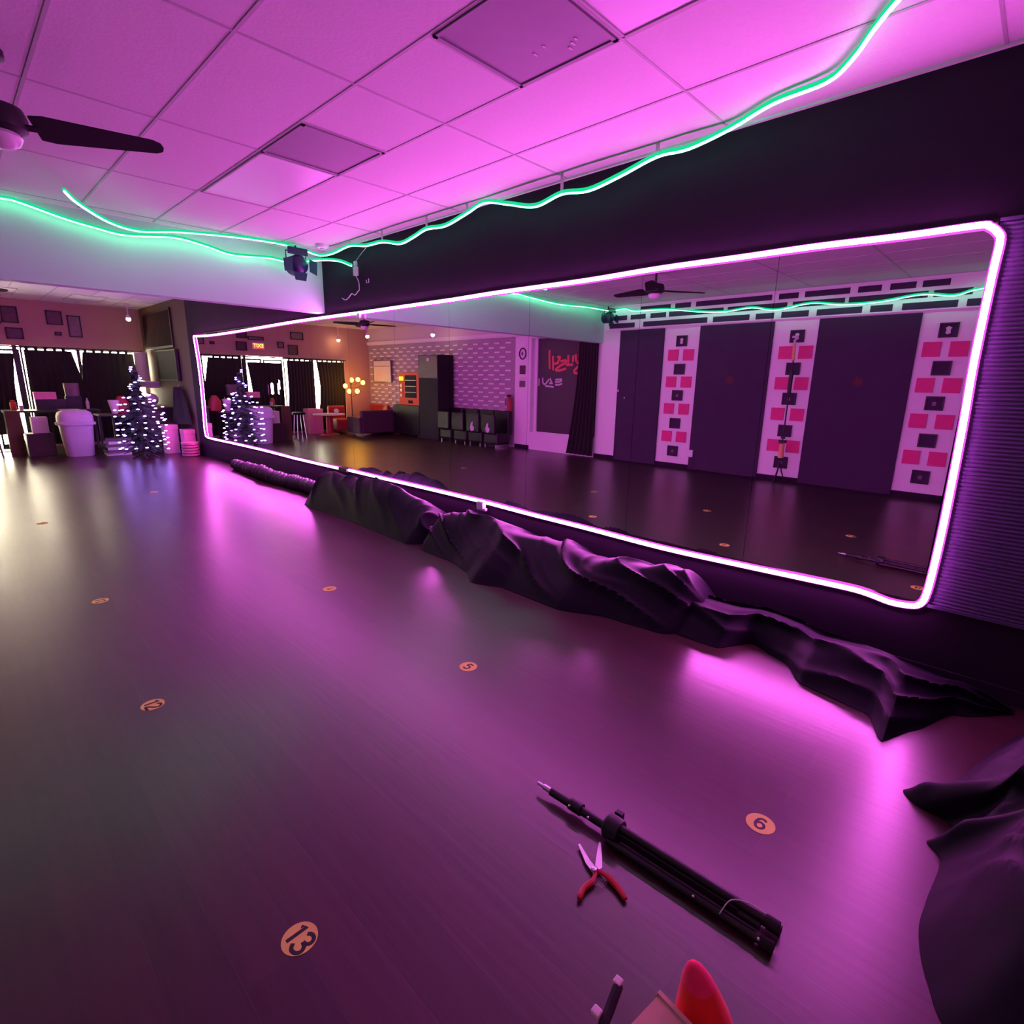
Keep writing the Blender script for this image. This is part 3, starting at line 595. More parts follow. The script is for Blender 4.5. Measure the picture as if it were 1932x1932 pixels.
# tree with lights
tr = thing('christmas_tree', 'narrow dark christmas tree wound with violet-white lights', 'christmas tree', (-0.93, 12.15, 0))
MB().tube([(0,0,0),(0,0,1.62)], [0.03, 0.008], 8).build('trunk', M['trunk'], tr, smooth=True)
mb = MB()
rnd = random.Random(3)
def tr_rad(z):
    if z < 0.95: return 0.34
    if z < 1.28: return 0.34 - 0.26*((z-0.95)/0.33)**0.8
    return max(0.012, 0.08*(1.74-z)/0.46)
for k in range(330):
    z = 0.20 + 1.45*rnd.random()**1.15; a = rnd.random()*2*PI; R = tr_rad(z)*(0.8+0.35*rnd.random())
    p0 = Vector((0,0,z)); p1 = Vector((R*math.cos(a), R*math.sin(a), z-0.02-R*0.25)); 
    dr = (p1-p0); sidev = dr.cross(Vector((0,0,1))).normalized()
    for t in (0.25, 0.4, 0.55, 0.7, 0.85, 1.0):
        q = p0 + dr*t; l = 0.05*(1.15-t)+0.02
        for sgn in (-1, 1):
            w = q + sidev*sgn*l + dr.normalized()*0.03 + Vector((0,0,-0.01+0.02*rnd.random()))
            vs = [mb.bm.verts.new(q+Vector((0,0,0.006))), mb.bm.verts.new(q+dr.normalized()*0.02-Vector((0,0,0.004))), mb.bm.verts.new(w)]
            mb.bm.faces.new(vs)
    mb.tube([p0, p1], [0.004, 0.002], 3)
mb.build('foliage', M['green'], tr)
MB().tube([(0.22,0,0.01),(0,0,0.12),(-0.22,0,0.01)], 0.012, 6).tube([(0,0.22,0.01),(0,0,0.12),(0,-0.22,0.01)], 0.012, 6).build('stand', M['black'], tr, smooth=True)
sl = thing('string_lights', 'string of violet-white lights wound round the christmas tree', 'string lights', (-0.93, 12.15, 0.0))
pts = []; b0 = None; N = 100
for k in range(N*3):
    t = k/(N*3); z = 0.16 + 1.06*t/0.87 if t < 0.87 else 1.22 + 0.50*(t-0.87)/0.13; a = t*2*PI*10.6 + 0.5*math.sin(t*47)
    R = tr_rad(z)*1.04+0.015; pts.append(Vector((R*math.cos(a), R*math.sin(a), z)))
MB().tube(pts, 0.003, 4).build('wire', M['green'], sl)
for k in range(N):
    p = pts[k*3]
    if b0 is None:
        b0 = MB().ball((0,0,0), 0.0175, 8, (1.5,1.5,0.6)).build('bulb', M['treelight'], sl, smooth=True); b = b0
    else:
        b = b0.copy(); col.objects.link(b)
    b.location = p*1.0 + Vector((p.x, p.y, 0)).normalized()*0.02

# pink boxes and trays by the mirror's far end
def cbox_thing(name, loc, d, m, label, cat, rz=0, group=None, lid=True):
    t = thing(name, label, cat, loc, rz, group)
    MB().box(-d[0]/2, -d[1]/2, 0, d[0]/2, d[1]/2, d[2]*0.82).build('body', M[m], t, bev=0.006)
    MB().box(-d[0]/2-0.006, -d[1]/2-0.006, d[2]*0.82, d[0]/2+0.006, d[1]/2+0.006, d[2]).build('lid', M[m], t, bev=0.006)
    return t
cbox_thing('gift_box', (-0.34, 12.72, 0), (0.22, 0.24, 0.58), 'pink', 'tall pink box beside the lit tree', 'box', 0.1, 'pink boxes by the mirror')
cbox_thing('gift_box', (-0.12, 12.36, 0), (0.20, 0.26, 0.50), 'pink', 'shorter pink box against the side wall behind the trays', 'box', 0.0, 'pink boxes by the mirror')
for k in range(5):
    t = single('tray', MB().lathe([(0.10, 0), (0.15, 0.012), (0.16, 0.05), (0.152, 0.05), (0.14, 0.014), (0.001, 0.012)], 28), M['pink'], (-0.19, 12.03, 0.055*k), '%s shallow pink tray of the stack at the mirror\'s far foot' % ['lowest', 'second lowest', 'middle', 'second from top', 'topmost'][k], 'tray', 'stacked pink trays', smooth=True)

# dustbin
bn = thing('dustbin', 'large pale dustbin with a domed lid in front of the lounge tables', 'dustbin', (-1.75, 13.35, 0))
def rr(w, d, z, n=28, p=4):
    return [((abs(math.cos(a))**(2/p))*math.copysign(w, math.cos(a)), (abs(math.sin(a))**(2/p))*math.copysign(d, math.sin(a)), z) for a in [2*PI*k/n for k in range(n)]]
def loft(rings):
    mb = MB(); R = [[mb.bm.verts.new(p) for p in r] for r in rings]; n = len(R[0])
    for A, B in zip(R, R[1:]):
        for k in range(n): mb.bm.faces.new((A[k], A[(k+1)%n], B[(k+1)%n], B[k]))
    mb.bm.faces.new(R[0][::-1]); mb.bm.faces.new(R[-1]); return mb
loft([rr(0.20,0.18,0.0), rr(0.215,0.19,0.02), rr(0.26,0.225,0.62)]).build('body', M['bin'], bn, smooth=True)
loft([rr(0.30,0.26,0.60), rr(0.305,0.265,0.64), rr(0.275,0.24,0.66)]).build('rim', M['bin'], bn, smooth=True)
loft([rr(0.275,0.24,0.66), rr(0.275,0.24,0.76), rr(0.25,0.215,0.83), rr(0.19,0.16,0.87), rr(0.06,0.05,0.88)]).build('lid', M['bin'], bn, smooth=True)

# lounge table and its clutter
tb = thing('lounge_table', 'long black table behind the dustbin', 'table', (-1.95, 14.35, 0))
MB().box(-0.75, -0.32, 0.80, 0.75, 0.32, 0.84).build('tabletop', M['black'], tb, bev=0.005)
for a, b in ((-0.7,-0.27),(0.7,-0.27),(-0.7,0.27),(0.7,0.27)): MB().box(a-0.025, b-0.025, 0, a+0.025, b+0.025, 0.80).build('leg', M['black'], tb)
def ontable(name, mb, m, x, y, label, cat, z=0.842, **k): return single(name, mb, M[m], (x, y, z), label, cat, smooth=True, **k)
ontable('paper_tray', MB().box(-0.17,-0.12,0,0.17,0.12,0.012), 'paper', -1.72, 14.12, 'bright white sheet tray at the table edge above the bin', 'tray')
ontable('table_box', MB().box(-0.24,-0.12,0,0.24,0.12,0.20), 'black', -1.95, 14.45, 'black box at the middle of the long table', 'box')
ontable('gift_pack', MB().box(-0.17,-0.1,0,0.17,0.1,0.14), 'pink', -2.02, 14.45, 'salmon pink pack lying on the black box', 'pack', z=1.043)
ontable('paper_bag', loft([rr(0.12,0.09,0.0,16), rr(0.125,0.09,0.16,16), rr(0.13,0.06,0.26,16)]), 'photo2', -1.57, 14.50, 'dull grey paper bag standing on the long table', 'bag', z=1.10)
single('table_speaker', MB().box(-0.13,-0.1,0,0.13,0.1,0.255), M['black'], (-1.57, 14.50, 0.842), 'black speaker box under the grey paper bag', 'speaker', bev=0.005)
ontable('bottle', MB().lathe([(0.03,0),(0.032,0.14),(0.012,0.18),(0.012,0.22)], 14), 'paper', -1.36, 14.40, 'small pale bottle alone at the right end of the table', 'bottle')
ontable('white_cup', MB().lathe([(0.03,0),(0.038,0.09),(0.034,0.09),(0.027,0.01)], 14), 'whitepaint', -2.42, 14.25, 'white cup near the left end of the long table', 'cup')
ontable('jar', MB().lathe([(0.05,0),(0.05,0.14),(0.03,0.16),(0.04,0.18)], 14), 'redgrip', -2.52, 14.42, 'dark red jar at the left end of the long table', 'jar')
def stool(loc, label, m='black', h=0.62):
    t = thing('bar_stool', label, 'stool', loc, group='stools in the lounge')
    MB().lathe([(0.16, h), (0.17, h+0.02), (0.17, h+0.05), (0.15, h+0.06)], 20).build('seat', M[m], t, smooth=True)
    for q in range(4):
        a = PI/4+q*PI/2; MB().tube([(0.11*math.cos(a),0.11*math.sin(a),h),(0.17*math.cos(a),0.17*math.sin(a),0)], 0.012, 6).build('leg', M['chrome'], t, smooth=True)
stool((-2.95, 13.9, 0), 'dark stool at the left end of the long table')
single('paper_cone', MB().lathe([(0.05,0),(0.10,0.26),(0.08,0.27)], 18), M['paper'], (-1.08, 13.45, 0.78), 'beige paper cone on the small table left of the lit tree', 'cone', smooth=True)
sm = thing('side_table', 'small dark table between the dustbin and the lit tree', 'table', (-1.10, 13.55, 0))
MB().box(-0.28,-0.28,0.74,0.28,0.28,0.775).build('tabletop', M['darkwood'], sm, bev=0.004)
MB().tube([(0,0,0.03),(0,0,0.74)], 0.03, 10).lathe([(0.2,0),(0.2,0.02),(0.05,0.035)], 20).build('pedestal', M['black'], sm, smooth=True)
single('red_bag', loft([rr(0.12,0.08,0.0,16), rr(0.13,0.09,0.2,16), rr(0.05,0.04,0.34,16)]), M['maroon'], (-0.90, 13.70, 0.78), 'dull red cloth bag on the small dark table', 'bag', smooth=True)
labs = ['lowest', 'second', 'third', 'fourth', 'fifth', 'topmost']
for k in range(6):
    single('magazine_stack', MB().box(-0.2-0.02*(k%2), -0.14, 0, 0.2, 0.14, 0.052), M['paper'] if k % 2 == 0 else M['photo2'], (-1.17+0.02*((k*7)%3-1), 13.10-0.02*(k%3), 0.055*k), '%s bundle in the pile of pale magazines beside the dustbin' % labs[k], 'magazines', 'pile of pale magazines', rz=0.2*math.sin(k*2.2))
single('white_pouf', loft([rr(0.16,0.16,0.0,20,2.5), rr(0.2,0.2,0.1,20,2.5), rr(0.18,0.18,0.24,20,2.5), rr(0.10,0.1,0.27,20,2.5)]), M['paper'], (-2.32, 14.3, 0), 'sunlit white cushion bag on the floor by the door', 'cushion', smooth=True)
single('door_mat', MB().box(-0.38,-0.22,0,0.38,0.22,0.012), M['photo2'], (-2.75, 15.0, 0), 'flat mat on the floor inside the glass door', 'mat')
single('easel_board', MB().box(-0.11,-0.02,0,0.11,0.02,0.85), M['trunk'], (-2.60, 13.85, 0), 'narrow brown upright board left of the dustbin', 'board', rz=0.2)
single('cardboard_carton', MB().box(-0.12,-0.12,0,0.12,0.12,0.30), M['paper'], (-2.24, 13.80, 0.435), 'cream carton on the low crate left of the dustbin', 'carton', bev=0.003)
single('low_crate', MB().box(-0.2,-0.2,0,0.2,0.2,0.43), M['darkwood'], (-2.27, 13.80, 0), 'dark low crate standing left of the dustbin', 'crate', bev=0.006)

# lounge along the block wall
cab = thing('low_cabinet', 'black low cabinet on castors carrying the orange snack dispenser', 'cabinet', (-5.70, 12.70, 0))
MB().box(-0.27,-0.60,0.07,0.27,0.56,0.86).build('body', M['black'], cab, bev=0.006)
for a in (-0.5, 0.46):
    for b in (-0.2, 0.2): MB().tube([(b-0.02, a, 0.035), (b+0.02, a, 0.035)], 0.035, 12).build('castor', M['chrome'], cab, smooth=True)
vd = thing('snack_dispenser', 'orange snack dispenser with a yellow lit display on the low cabinet', 'dispenser', (-5.70, 12.64, 0.865))
MB().box(-0.22,-0.46,0,0.20,0.46,0.87).build('housing', M['orangebox'], vd, bev=0.012)
MB().box(0.20,-0.36,0.20,0.206,0.16,0.80).build('window', M['black_matte'], vd)
for z in (0.34, 0.50, 0.66): MB().box(0.205,-0.34,z,0.214,0.14,z+0.012).build('shelf', M['chrome'], vd)
MB().box(0.20,0.24,0.66,0.21,0.42,0.76).build('display', M['screen'], vd)
MB().box(0.20,-0.18,0.05,0.208,0.02,0.13).build('chute', M['black_matte'], vd)
for z in (0.26, 0.40, 0.52): MB().lathe([(0.045,0),(0.045,0.02)], 14, (0,0,0)).build('knob', M['chrome'], vd, smooth=True)
for o, z in zip([c for c in vd.children if c.name.startswith('knob')], (0.26, 0.40, 0.52)):
    o.rotation_euler = (0, PI/2, 0); o.location = (0.20, 0.33, z)
tc_ = thing('tall_cabinet', 'tall black cabinet with a dull purple top panel against the block wall', 'cabinet', (-5.70, 11.68, 0))
MB().box(-0.27,-0.42,0,0.27,0.40,2.18).build('body', M['black_matte'], tc_, bev=0.006)
MB().box(0.27,-0.40,1.60,0.278,0.38,2.16).build('top_panel', M['photo'], tc_)
MB().box(0.278,-0.08,2.02,0.282,0.04,2.10).build('badge', M['paper'], tc_)
for k, y in enumerate((11.0, 10.42, 9.86, 9.32)):
    t = thing('game_chair', ['black folded game chair next to the tall cabinet', 'second black folded game chair from the tall cabinet', 'black game chair with a white emblem, farther from the white pillar', 'black game chair with a white emblem, next to the white pillar'][k], 'chair', (-5.66, y, 0), group='black game chairs along the block wall')
    MB().box(-0.22,-0.25,0.08,0.22,0.25,0.36).build('seat', M['black'], t, bev=0.05)
    MB().box(-0.30,-0.25,0.30,-0.16,0.25,0.86).build('backrest', M['black'], t, bev=0.04)
    MB().box(0.225,-0.22,0.34,0.30,0.22,0.78).build('folded_flap', M['black'], t, bev=0.03)
    MB().box(-0.20,-0.2,0,0.2,-0.16,0.08).box(-0.20,0.16,0,0.2,0.2,0.08).build('skid', M['chrome'], t)
    if k >= 2: MB().prism([(-0.06,0.38),(0.03,0.36),(0.07,0.44),(0.03,0.56),(-0.03,0.60),(-0.02,0.50),(-0.08,0.46)], 'x', 0.301, 0.306).build('emblem', M['whitepaint'], t)
nb = thing('notice_board', 'white framed notice board on the block wall near the amber lamp', 'notice board', (-6.0+0.03, 14.56, 1.78))
MB().box(0,-0.46,-0.31,0.025,0.46,0.31).build('board', M['offwhite'], nb, bev=0.004)
f = MB().box(0,-0.48,-0.33,0.035,-0.45,0.33).box(0,0.45,-0.33,0.035,0.48,0.33).box(0,-0.45,-0.33,0.035,0.45,-0.30).box(0,-0.45,0.30,0.035,0.45,0.33).box(0.02,-0.4,0.14,0.03,0.4,0.16)
f.build('frame', M['photo2'], nb)
fx = thing('fire_extinguisher', 'dark red extinguisher hung where the block wall meets the white pillar', 'extinguisher', (-5.93, 9.16, 0.86))
MB().lathe([(0.06,0),(0.065,0.02),(0.065,0.28),(0.04,0.33),(0.02,0.34)], 18).build('cylinder', M['maroon'], fx, smooth=True)
MB().box(-0.02,-0.03,0.33,0.07,0.03,0.38).tube([(0.05,0,0.36),(0.10,0.03,0.28),(0.09,0.04,0.10)], 0.010, 6).build('valve', M['black'], fx, smooth=True)
# amber lamp
lm = thing('floor_lamp', 'multi-globe floor lamp glowing amber in the lounge corner', 'floor lamp', (-5.05, 14.85, 0))
MB().lathe([(0.15,0),(0.15,0.015),(0.03,0.03)], 24).build('base', M['black'], lm, smooth=True)
MB().tube([(0,0,0.02),(0,0,1.50)], 0.012, 8).build('pole', M['black'], lm, smooth=True)
for k, (x, z) in enumerate(((0.26,1.34),(0.03,1.51),(-0.18,1.525),(0.14,1.19),(-0.14,1.19),(-0.34,1.44))):
    arm = MB().tube([(0,0,z-0.16),(x*0.5,-0.05,z-0.15),(x,-0.10,z-0.06)], 0.007, 6).build('arm', M['black'], lm, smooth=True)
    MB().ball((x,-0.10,z), 0.062, 14).build('globe', M['orange_glow'], arm, smooth=True)
# sofa with its back to the dance floor
sf = thing('sofa', 'low plum sofa with its back turned to the dance floor', 'sofa', (-5.12, 13.75, 0))
MB().box(-0.62,-0.34,0.10,0.62,0.34,0.38).build('base', M['sofa'], sf, bev=0.03)
MB().box(-0.64,-0.40,0.08,0.64,-0.24,0.70).build('backrest', M['sofa'], sf, bev=0.04)
MB().box(-0.72,-0.38,0.08,-0.60,0.34,0.52).build('arm', M['sofa'], sf, bev=0.03)
MB().box(0.60,-0.38,0.08,0.72,0.34,0.52).build('arm', M['sofa'], sf, bev=0.03)
for a in (-0.6, 0.6):
    for b in (-0.32, 0.28): MB().tube([(a,b,0),(a,b,0.09)], [0.015,0.025], 8).build('foot', M['chrome'], sf)
sb = thing('bench', 'red upholstered bench against the block wall behind the sofa', 'bench', (-5.62, 14.75, 0))
MB().box(-0.3,-0.5,0.1,0.3,0.5,0.42).build('seat', M['maroon'], sb, bev=0.03)
MB().box(-0.36,-0.5,0.1,-0.26,0.5,0.80).build('backrest', M['maroon'], sb, bev=0.03)
rt = thing('round_table', 'low round table with pale rim and red pedestal near the amber lamp', 'table', (-4.02, 14.35, 0))
MB().lathe([(0.42,0.55),(0.43,0.56),(0.43,0.58),(0.42,0.585)], 32).build('tabletop', M['paper'], rt, smooth=True)
MB().lathe([(0.26,0),(0.26,0.03),(0.10,0.06),(0.09,0.50),(0.2,0.55)], 24).build('pedestal', M['maroon'], rt, smooth=True)
cbox_thing('storage_box', (-3.88, 15.0, 0), (0.42, 0.3, 0.70), 'pink', 'tall salmon box on the floor under the bright window gap', 'box')
ac = thing('armchair', 'red armchair between the round table and the lamp', 'armchair', (-4.55, 14.66, 0))
MB().box(-0.26,-0.26,0.1,0.26,0.26,0.42).build('seat', M['maroon'], ac, bev=0.04); MB().box(-0.26,0.2,0.1,0.26,0.32,0.78).build('backrest', M['maroon'], ac, bev=0.04)
single('table_globe', MB().ball((0,0,0.07), 0.07, 12), M['glasswhite'], (-4.22, 14.3, 0.586), 'small pale ball on the round lounge table', 'ball', smooth=True)

# ------------------------------------------------------------------ floor number stickers
RM = Matrix(((0, 1, 0), (-1, 0, 0), (0, 0, 1)))      # glyph up points to the mirror, glyph right to the camera side
DIG = {'1': [[(-0.16,0.30),(0.04,0.5),(0.04,-0.5)]],
 '2': [[(-0.28,0.25),(-0.15,0.46),(0.12,0.46),(0.26,0.28),(0.2,0.05),(-0.28,-0.47),(0.3,-0.47)]],
 '3': [[(-0.26,0.34),(-0.1,0.48),(0.14,0.46),(0.25,0.27),(0.14,0.08),(-0.05,0.03)],[(-0.05,0.03),(0.2,-0.04),(0.3,-0.25),(0.16,-0.45),(-0.1,-0.49),(-0.3,-0.32)]],
 '4': [[(0.12,-0.5),(0.12,0.5),(-0.3,-0.2),(0.32,-0.2)]],
 '5': [[(0.26,0.46),(-0.18,0.46),(-0.24,0.06),(0.02,0.12),(0.24,0.0),(0.28,-0.22),(0.12,-0.44),(-0.12,-0.47),(-0.28,-0.32)]],
 '6': [[(0.25,0.36),(0.08,0.49),(-0.14,0.42),(-0.27,0.14),(-0.27,-0.2),(-0.12,-0.45),(0.12,-0.46),(0.27,-0.26),(0.22,-0.02),(0.02,0.1),(-0.18,0.02),(-0.27,-0.16)]],
 '9': [[(-0.25,-0.36),(-0.08,-0.49),(0.14,-0.42),(0.27,-0.14),(0.27,0.2),(0.12,0.45),(-0.12,0.46),(-0.27,0.26),(-0.22,0.02),(-0.02,-0.1),(0.18,-0.02),(0.27,0.16)]]}
def numeral(num, h, parent):
    mb = MB(); n = len(num)
    for q, ch in enumerate(num):
        ox = (q-(n-1)/2)*0.62*h
        for st_ in DIG[ch]:
            P = [Vector((b*h, -(a*h+ox), 0)) for a, b in st_]
            P = spline(P, 4) if ch not in '14' else P
            mb.tube(P, 0.095*h, 8)
    for v in mb.bm.verts: v.co.z = 0.0013 + v.co.z*0.06
    return mb.build('numeral', M['ink'], parent)
def marker(num, x, y, d=0.098):
    t = thing('floor_sticker', 'round pale orange floor sticker with the black number %s' % num, 'floor sticker', (x, y, 0), group='numbered round stickers on the dance floor')
    MB().lathe([(d/2, 0), (d/2, 0.0012)], 40).build('disc', M['marker'], t)
    numeral(num, 0.062 if len(num) > 1 else 0.054, t)
marker('6', -1.683, 0.478); marker('5', -1.70, 2.045); marker('4', -1.685, 3.63)
marker('13', -3.035, 1.25); marker('12', -3.02, 2.83); marker('11', -2.94, 4.51)
marker('1', -1.67, 8.5); marker('9', -2.95, 7.4)

# ------------------------------------------------------------------ drapes heaped at the foot of the mirror
def interp(t, xs, ys):
    if t <= xs[0]: return ys[0]
    for i in range(len(xs)-1):
        if t <= xs[i+1]:
            f = (t-xs[i])/(xs[i+1]-xs[i]); f = f*f*(3-2*f)*0.5 + f*0.5
            return ys[i] + (ys[i+1]-ys[i])*f
    return ys[-1]
def heap(name, y0, y1, front, ridge, label, seed, slant=0.5, fold=0.05, nf=1.3, loc=None, back=-0.03, along=False):
    fy = [p[0] for p in front]; fx = [p[1] for p in front]; ry = [p[0] for p in ridge]; rz_ = [p[1] for p in ridge]
    nu = int((y1-y0)/0.018); nv = 46; ox, oy = (-0.4, (y0+y1)/2)
    def fn(u, v):
        y = y0 + (y1-y0)*u
        xf = interp(y, fy, fx); zr = interp(y, ry, rz_)
        end = min(1, min(u, 1-u)*(y1-y0)/0.22); end = math.sin(end*PI/2)
        xf = back + (xf-back)*(0.35+0.65*end)
        x = back + (xf-back)*v
        yy = y + slant*0.25*(v-0.5)
        pk = 0.42
        pr = (1-((pk-v)/pk)**2*0.45) if v < pk else max(0, 1-((v-pk)/(1-pk))**1.7)
        n1 = noise.noise(Vector((yy*nf*1.6 + x*2.0*slant, x*1.5, seed)))
        wv = y*3.1*nf + slant*(v-0.3)*(v-0.3)*6.0 + 0.9*noise.noise(Vector((y*1.1, v*1.4, seed+3)))
        if along: wv = v*3.4 + 1.1*noise.noise(Vector((y*1.3, v*0.8, seed+3))) + y*0.35
        n2 = noise.noise(Vector((wv, v*0.9 if not along else y*0.9, seed+5)))
        n4 = noise.noise(Vector((wv*1.9+3, y*0.7, seed+15)))
        cr = max(0, 1-abs(n2)*3.2)**2.2; cr2 = 0 if along else max(0, 1-abs(n4)*4.0)**2
        h = zr*pr*(0.88+0.35*n1) + (fold*cr + fold*0.2*cr2)*min(1, pr*1.6)
        h *= end**0.7
        if v > 0.985: h = 0.004
        x -= 0.03*cr*pr
        return (x-ox, y-oy, max(0.004, h))
    return single(name, MB().sheet(fn, nu, nv), M['velvet'], (ox, oy, 0), label, 'drape', 'black drapes heaped at the foot of the mirror', smooth=True)
heap('black_drape', 4.0, 6.65, [(4.0,-0.66),(4.24,-0.60),(4.86,-0.57),(5.6,-0.53),(6.3,-0.56),(6.65,-0.50)], [(4.0,0.30),(4.6,0.36),(5.0,0.44),(5.7,0.45),(6.3,0.40),(6.65,0.28)],
     'black drape heap rising to the gap in the pink strip, farthest along', 3.1, 0.3, 0.035, 0.8)
heap('black_drape', 1.30, 4.15, [(1.3,-0.54),(1.87,-0.60),(2.2,-0.74),(2.74,-0.73),(3.0,-0.83),(3.2,-0.70),(3.5,-0.62),(4.15,-0.60)], [(1.3,0.24),(1.6,0.28),(2.0,0.31),(2.5,0.35),(2.9,0.31),(3.3,0.30),(3.7,0.31),(4.15,0.26)],
     'black velvety drape in deep swags at the middle of the mirror foot', 8.7, 0.9, 0.055, 0.75)
heap('black_drape', -0.15, 1.62, [(-0.15,-0.25),(0.06,-0.32),(0.18,-0.62),(0.27,-0.82),(0.36,-0.62),(0.68,-0.56),(0.82,-0.38),(1.04,-0.28),(1.17,-0.49),(1.62,-0.50)], [(-0.15,0.05),(0.14,0.12),(0.35,0.19),(0.6,0.20),(0.9,0.19),(1.2,0.20),(1.62,0.21)],
     'black drape tapering to a point, nearest heap to the camera under the mirror', 14.2, 1.3, 0.035, 1.0, along=True)
# gathered roll farther along
gr = MB(); pts = []; rad = []
for k in range(220):
    t = k/219; y = 6.75 + 3.05*t
    pts.append((-0.165+0.02*math.sin(t*9), y-8.2, 0.085+0.012*math.sin(t*13))); rad.append(0.092*(0.85+0.15*math.sin(t*PI))*(1+0.24*math.sin(k*0.95+2*math.sin(k*0.13))+0.30*noise.noise(Vector((t*14, 0, 2)))))
gr.tube(pts, rad, 14)
single('gathered_cloth_roll', gr, M['bunch'], (0, 8.2, 0), 'long roll of gathered glossy black cloth on the floor beyond the drapes', 'cloth roll', smooth=True)

# big drape pile at the lower right
def pile():
    B = [(-0.05,-0.28),(-0.4,-0.14),(-0.68,-0.06),(-0.95,0.01),(-1.06,0.07),(-1.11,0.14),(-1.17,0.09),(-1.19,-0.01),(-1.27,-0.03),(-1.35,0.035),(-1.42,-0.01),(-1.63,0.0),(-1.77,0.0),(-1.92,-0.04),(-2.05,-0.12),(-2.2,-0.4),(-2.15,-0.9),(-1.7,-1.25),(-0.9,-1.3),(-0.2,-1.1)]
    cx, cy_ = -1.30, -0.72
    P = [Vector((a, b, 0)) for a, b in B]; P = spline(P + [P[0]], 10)[:-1]; nu = len(P); nv = 60; c0_ = Vector((cx, cy_, 0))
    mb = MB(); g = []
    for i in range(nu):
        ring = []
        for j in range(nv):
            v = (j+1)/nv; p = (P[i]-c0_)*v; wp = p + c0_; dd = 1-v
            n1 = noise.noise(Vector((wp.x*1.7, wp.y*1.7, 4.0)))
            n2 = noise.noise(Vector((wp.x*2.2+wp.y*3.4, wp.x*0.8, 7.7))); n3 = noise.noise(Vector((wp.x*5.5-wp.y*2, wp.y*2.0, 1.3)))
            h = 0.44*(1-v**2.2)*(1+0.35*n1) + (0.07*max(0,1-abs(n2)*3)**2 + 0.04*max(0,1-abs(n3)*3.2)**2)*min(1, dd*5)
            if j == nv-1: h = 0.003
            ring.append(mb.bm.verts.new((p.x, p.y, max(0.003, h))))
        g.append(ring)
    top_ = mb.bm.verts.new((0, 0, g[0][0].co.z))
    for i in range(nu):
        k = (i+1) % nu
        mb.bm.faces.new((top_, g[i][0], g[k][0]))
        for j in range(nv-1): mb.bm.faces.new((g[i][j], g[i][j+1], g[k][j+1], g[k][j]))
    return single('black_drape_pile', mb, M['velvet'], (cx, cy_, 0), 'large black drape piled on the floor at the lower right corner', 'drape', smooth=True)
pile()

# ------------------------------------------------------------------ folded tripod
tp = thing('folded_tripod', 'black folded tripod light stand lying on the floor by the snips', 'tripod', (-2.10, 0.29, 0), math.radians(2.0))
for x, z, y1 in ((-0.034, 0.020, 0.53), (0.030, 0.020, 0.53), (0.0, 0.062, 0.50)):
    lg = MB().tube([(x, 0.01, z), (x, y1, z)], 0.0125, 10).build('leg', M['black'], tp, smooth=True)
    MB().tube([(x, -0.008, z), (x, 0.03, z)], 0.016, 10).build('rubber_foot', M['black_matte'], lg, smooth=True)
for x, z in ((-0.016, 0.048), (0.018, 0.05)):
    MB().box(x-0.004, 0.10, z-0.008, x+0.004, 0.50, z+0.008).build('brace', M['black'], tp)
MB().tube([(0, 0.04, 0.032), (0, 0.80, 0.034)], 0.0155, 12).build('centre_column', M['black'], tp, smooth=True)
MB().lathe([(0.038, 0), (0.042, 0.01), (0.042, 0.05), (0.03, 0.06)], 18).build('leg_collar', M['black'], tp, smooth=True)
cl = [c for c in tp.children if c.name.startswith('leg_collar')][0]; cl.rotation_euler = (-PI/2, 0, 0); cl.location = (0, 0.50, 0.044)
MB().tube([(0.0,0.54,0.04),(0.05,0.54,0.05)], 0.007, 8).cbox((0.058,0.54,0.052), (0.02,0.03,0.026)).build('knob', M['black'], tp, bev=0.004)
MB().lathe([(0.022, 0), (0.022, 0.05)], 14).build('mast_collar', M['black'], tp, smooth=True)
mc = [c for c in tp.children if c.name.startswith('mast_collar')][0]; mc.rotation_euler = (-PI/2, 0, 0); mc.location = (0, 0.66, 0.036)
MB().tube([(0,0.79,0.035),(0,0.835,0.035)], 0.010, 12).tube([(0,0.82,0.035),(0,0.865,0.035)], 0.0065, 10).build('spigot', M['chrome'], tp, smooth=True)
for y in (0.70, 0.62, 0.22, 0.03):
    MB().ball((-0.022 if y > 0.5 else -0.046, y, 0.045 if y > 0.5 else 0.032), 0.005, 8).build('rivet', M['chrome'], tp, smooth=True)
MB().tube(spline([(-0.045,0.14,0.03),(-0.02,0.12,0.075),(0.0,0.07,0.082),(0.005,0.02,0.07)], 5), 0.0018, 5).build('wire_loop', M['cable'], tp, smooth=True)

# ------------------------------------------------------------------ snips
sn = thing('pruning_snips', 'open pruning snips with red grips lying beside the folded tripod', 'snips', (-2.278, 0.785, 0))
def flatpoly(pts, z0, z1, name, m, parent, bev=0.0): return MB().prism(pts, 'z', z0, z1).build(name, m, parent, bev=bev)
flatpoly([(-0.012,-0.012),(0.012,-0.006),(0.022,0.030),(0.052,0.094),(0.045,0.097),(0.004,0.034)], 0.010, 0.014, 'blade', M['steel'], sn)
flatpoly([(0.010,-0.014),(0.016,0.006),(0.060,0.030),(0.100,0.050),(0.102,0.044),(0.060,0.010),(0.024,-0.016)], 0.014, 0.018, 'blade', M['steel'], sn)
MB().lathe([(0.010,0.018),(0.010,0.023),(0.004,0.025)], 14).build('pivot_bolt', M['chrome'], sn, smooth=True)
g1 = MB().tube(spline([(-0.004,-0.010,0.012),(-0.035,-0.020,0.013),(-0.075,-0.016,0.013),(-0.112,-0.026,0.012)], 5), [0.007]*5+[0.0095]*5+[0.009]*5+[0.006], 8).build('grip', M['redgrip'], sn, smooth=True)
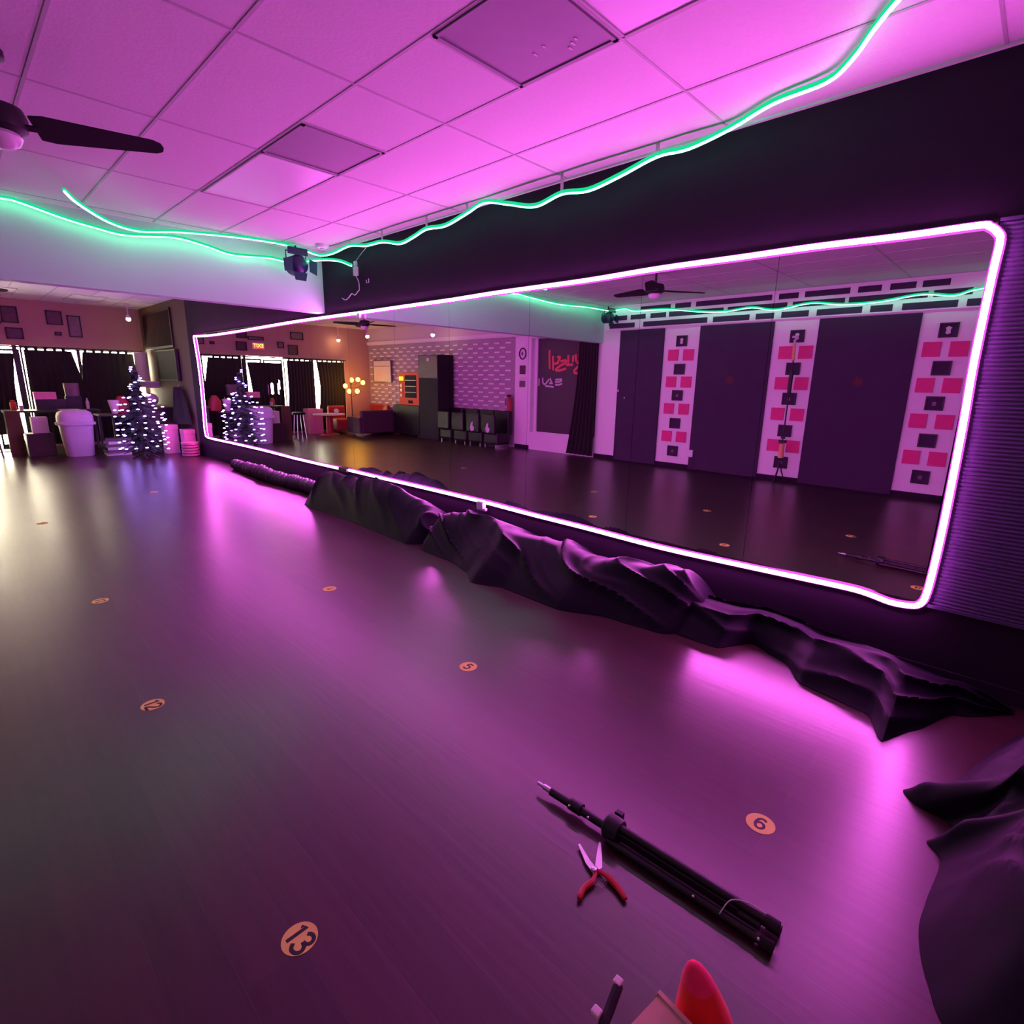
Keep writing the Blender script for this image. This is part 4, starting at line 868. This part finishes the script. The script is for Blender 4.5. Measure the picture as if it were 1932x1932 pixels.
g2 = MB().tube(spline([(0.010,-0.012,0.012),(0.012,-0.045,0.013),(0.004,-0.085,0.013),(-0.012,-0.128,0.012)], 5), [0.007]*5+[0.0095]*5+[0.009]*5+[0.006], 8).build('grip', M['redgrip'], sn, smooth=True)
MB().tube([(-0.025+0.018*math.cos(a*0.9)+0.0004*a, -0.03+0.006*math.sin(a*0.9)-0.001*a, 0.012) for a in range(24)], 0.0012, 4).build('spring', M['chrome'], sn)

# ------------------------------------------------------------------ box, felt hat, strap at the bottom edge
bx = thing('cardboard_box', 'open cardboard box at the bottom edge of the picture', 'box', (-2.84, 0.19, 0), math.radians(-8))
w = MB(); a, b, h, tk = 0.155, 0.20, 0.30, 0.004
w.box(-a,-b,0,a,-b+tk,h).box(-a,b-tk,0,a,b,h).box(-a,-b+tk,0,-a+tk,b-tk,h).box(a-tk,-b+tk,0,a,b-tk,h).box(-a,-b,0,a,b,tk)
w.build('body', M['card'], bx)
MB().cbox((0,0,0.305),(2*a,2*b-0.01,0.004)).build('flap', M['card'], bx)
MB().box(a-0.004,-b,0.296,a+0.005,b,0.312).build('rim', M['card'], bx)
ht = thing('felt_hat', 'bright red felt cone hat with a hot pink tip behind the cardboard box', 'hat', (-2.583, 0.272, 0))
bend = lambda z: (-0.04*(z/0.42)**2, 0.05*(z/0.42)**2)
MB().lathe([(0.066,0),(0.074,0.02),(0.074,0.10),(0.068,0.2),(0.055,0.27),(0.041,0.32),(0.032,0.35)], 30, bend=bend).build('body', M['felt_red'], ht, smooth=True)
MB().lathe([(0.0325,0.349),(0.026,0.365),(0.019,0.38),(0.010,0.392),(0.002,0.395)], 30, bend=bend).build('tip', M['felt_pink'], ht, smooth=True)
sp = thing('tool_strap', 'dark strap with two pale buckles left of the cardboard box', 'strap', (-2.66, 0.49, 0))
MB().tube(spline([(0.058,0.0,0.145),(0.045,-0.005,0.155),(0.0,-0.015,0.15),(-0.05,-0.025,0.14),(-0.085,-0.03,0.07),(-0.09,-0.03,0.014)], 6), 0.012, 8).build('webbing', M['black_matte'], sp, smooth=True)
MB().cbox((0.056,0.0,0.162),(0.02,0.02,0.012)).build('buckle', M['paper'], sp, bev=0.003)
MB().cbox((-0.03,0.0,0.158),(0.02,0.022,0.014)).build('buckle', M['paper'], sp, bev=0.003)
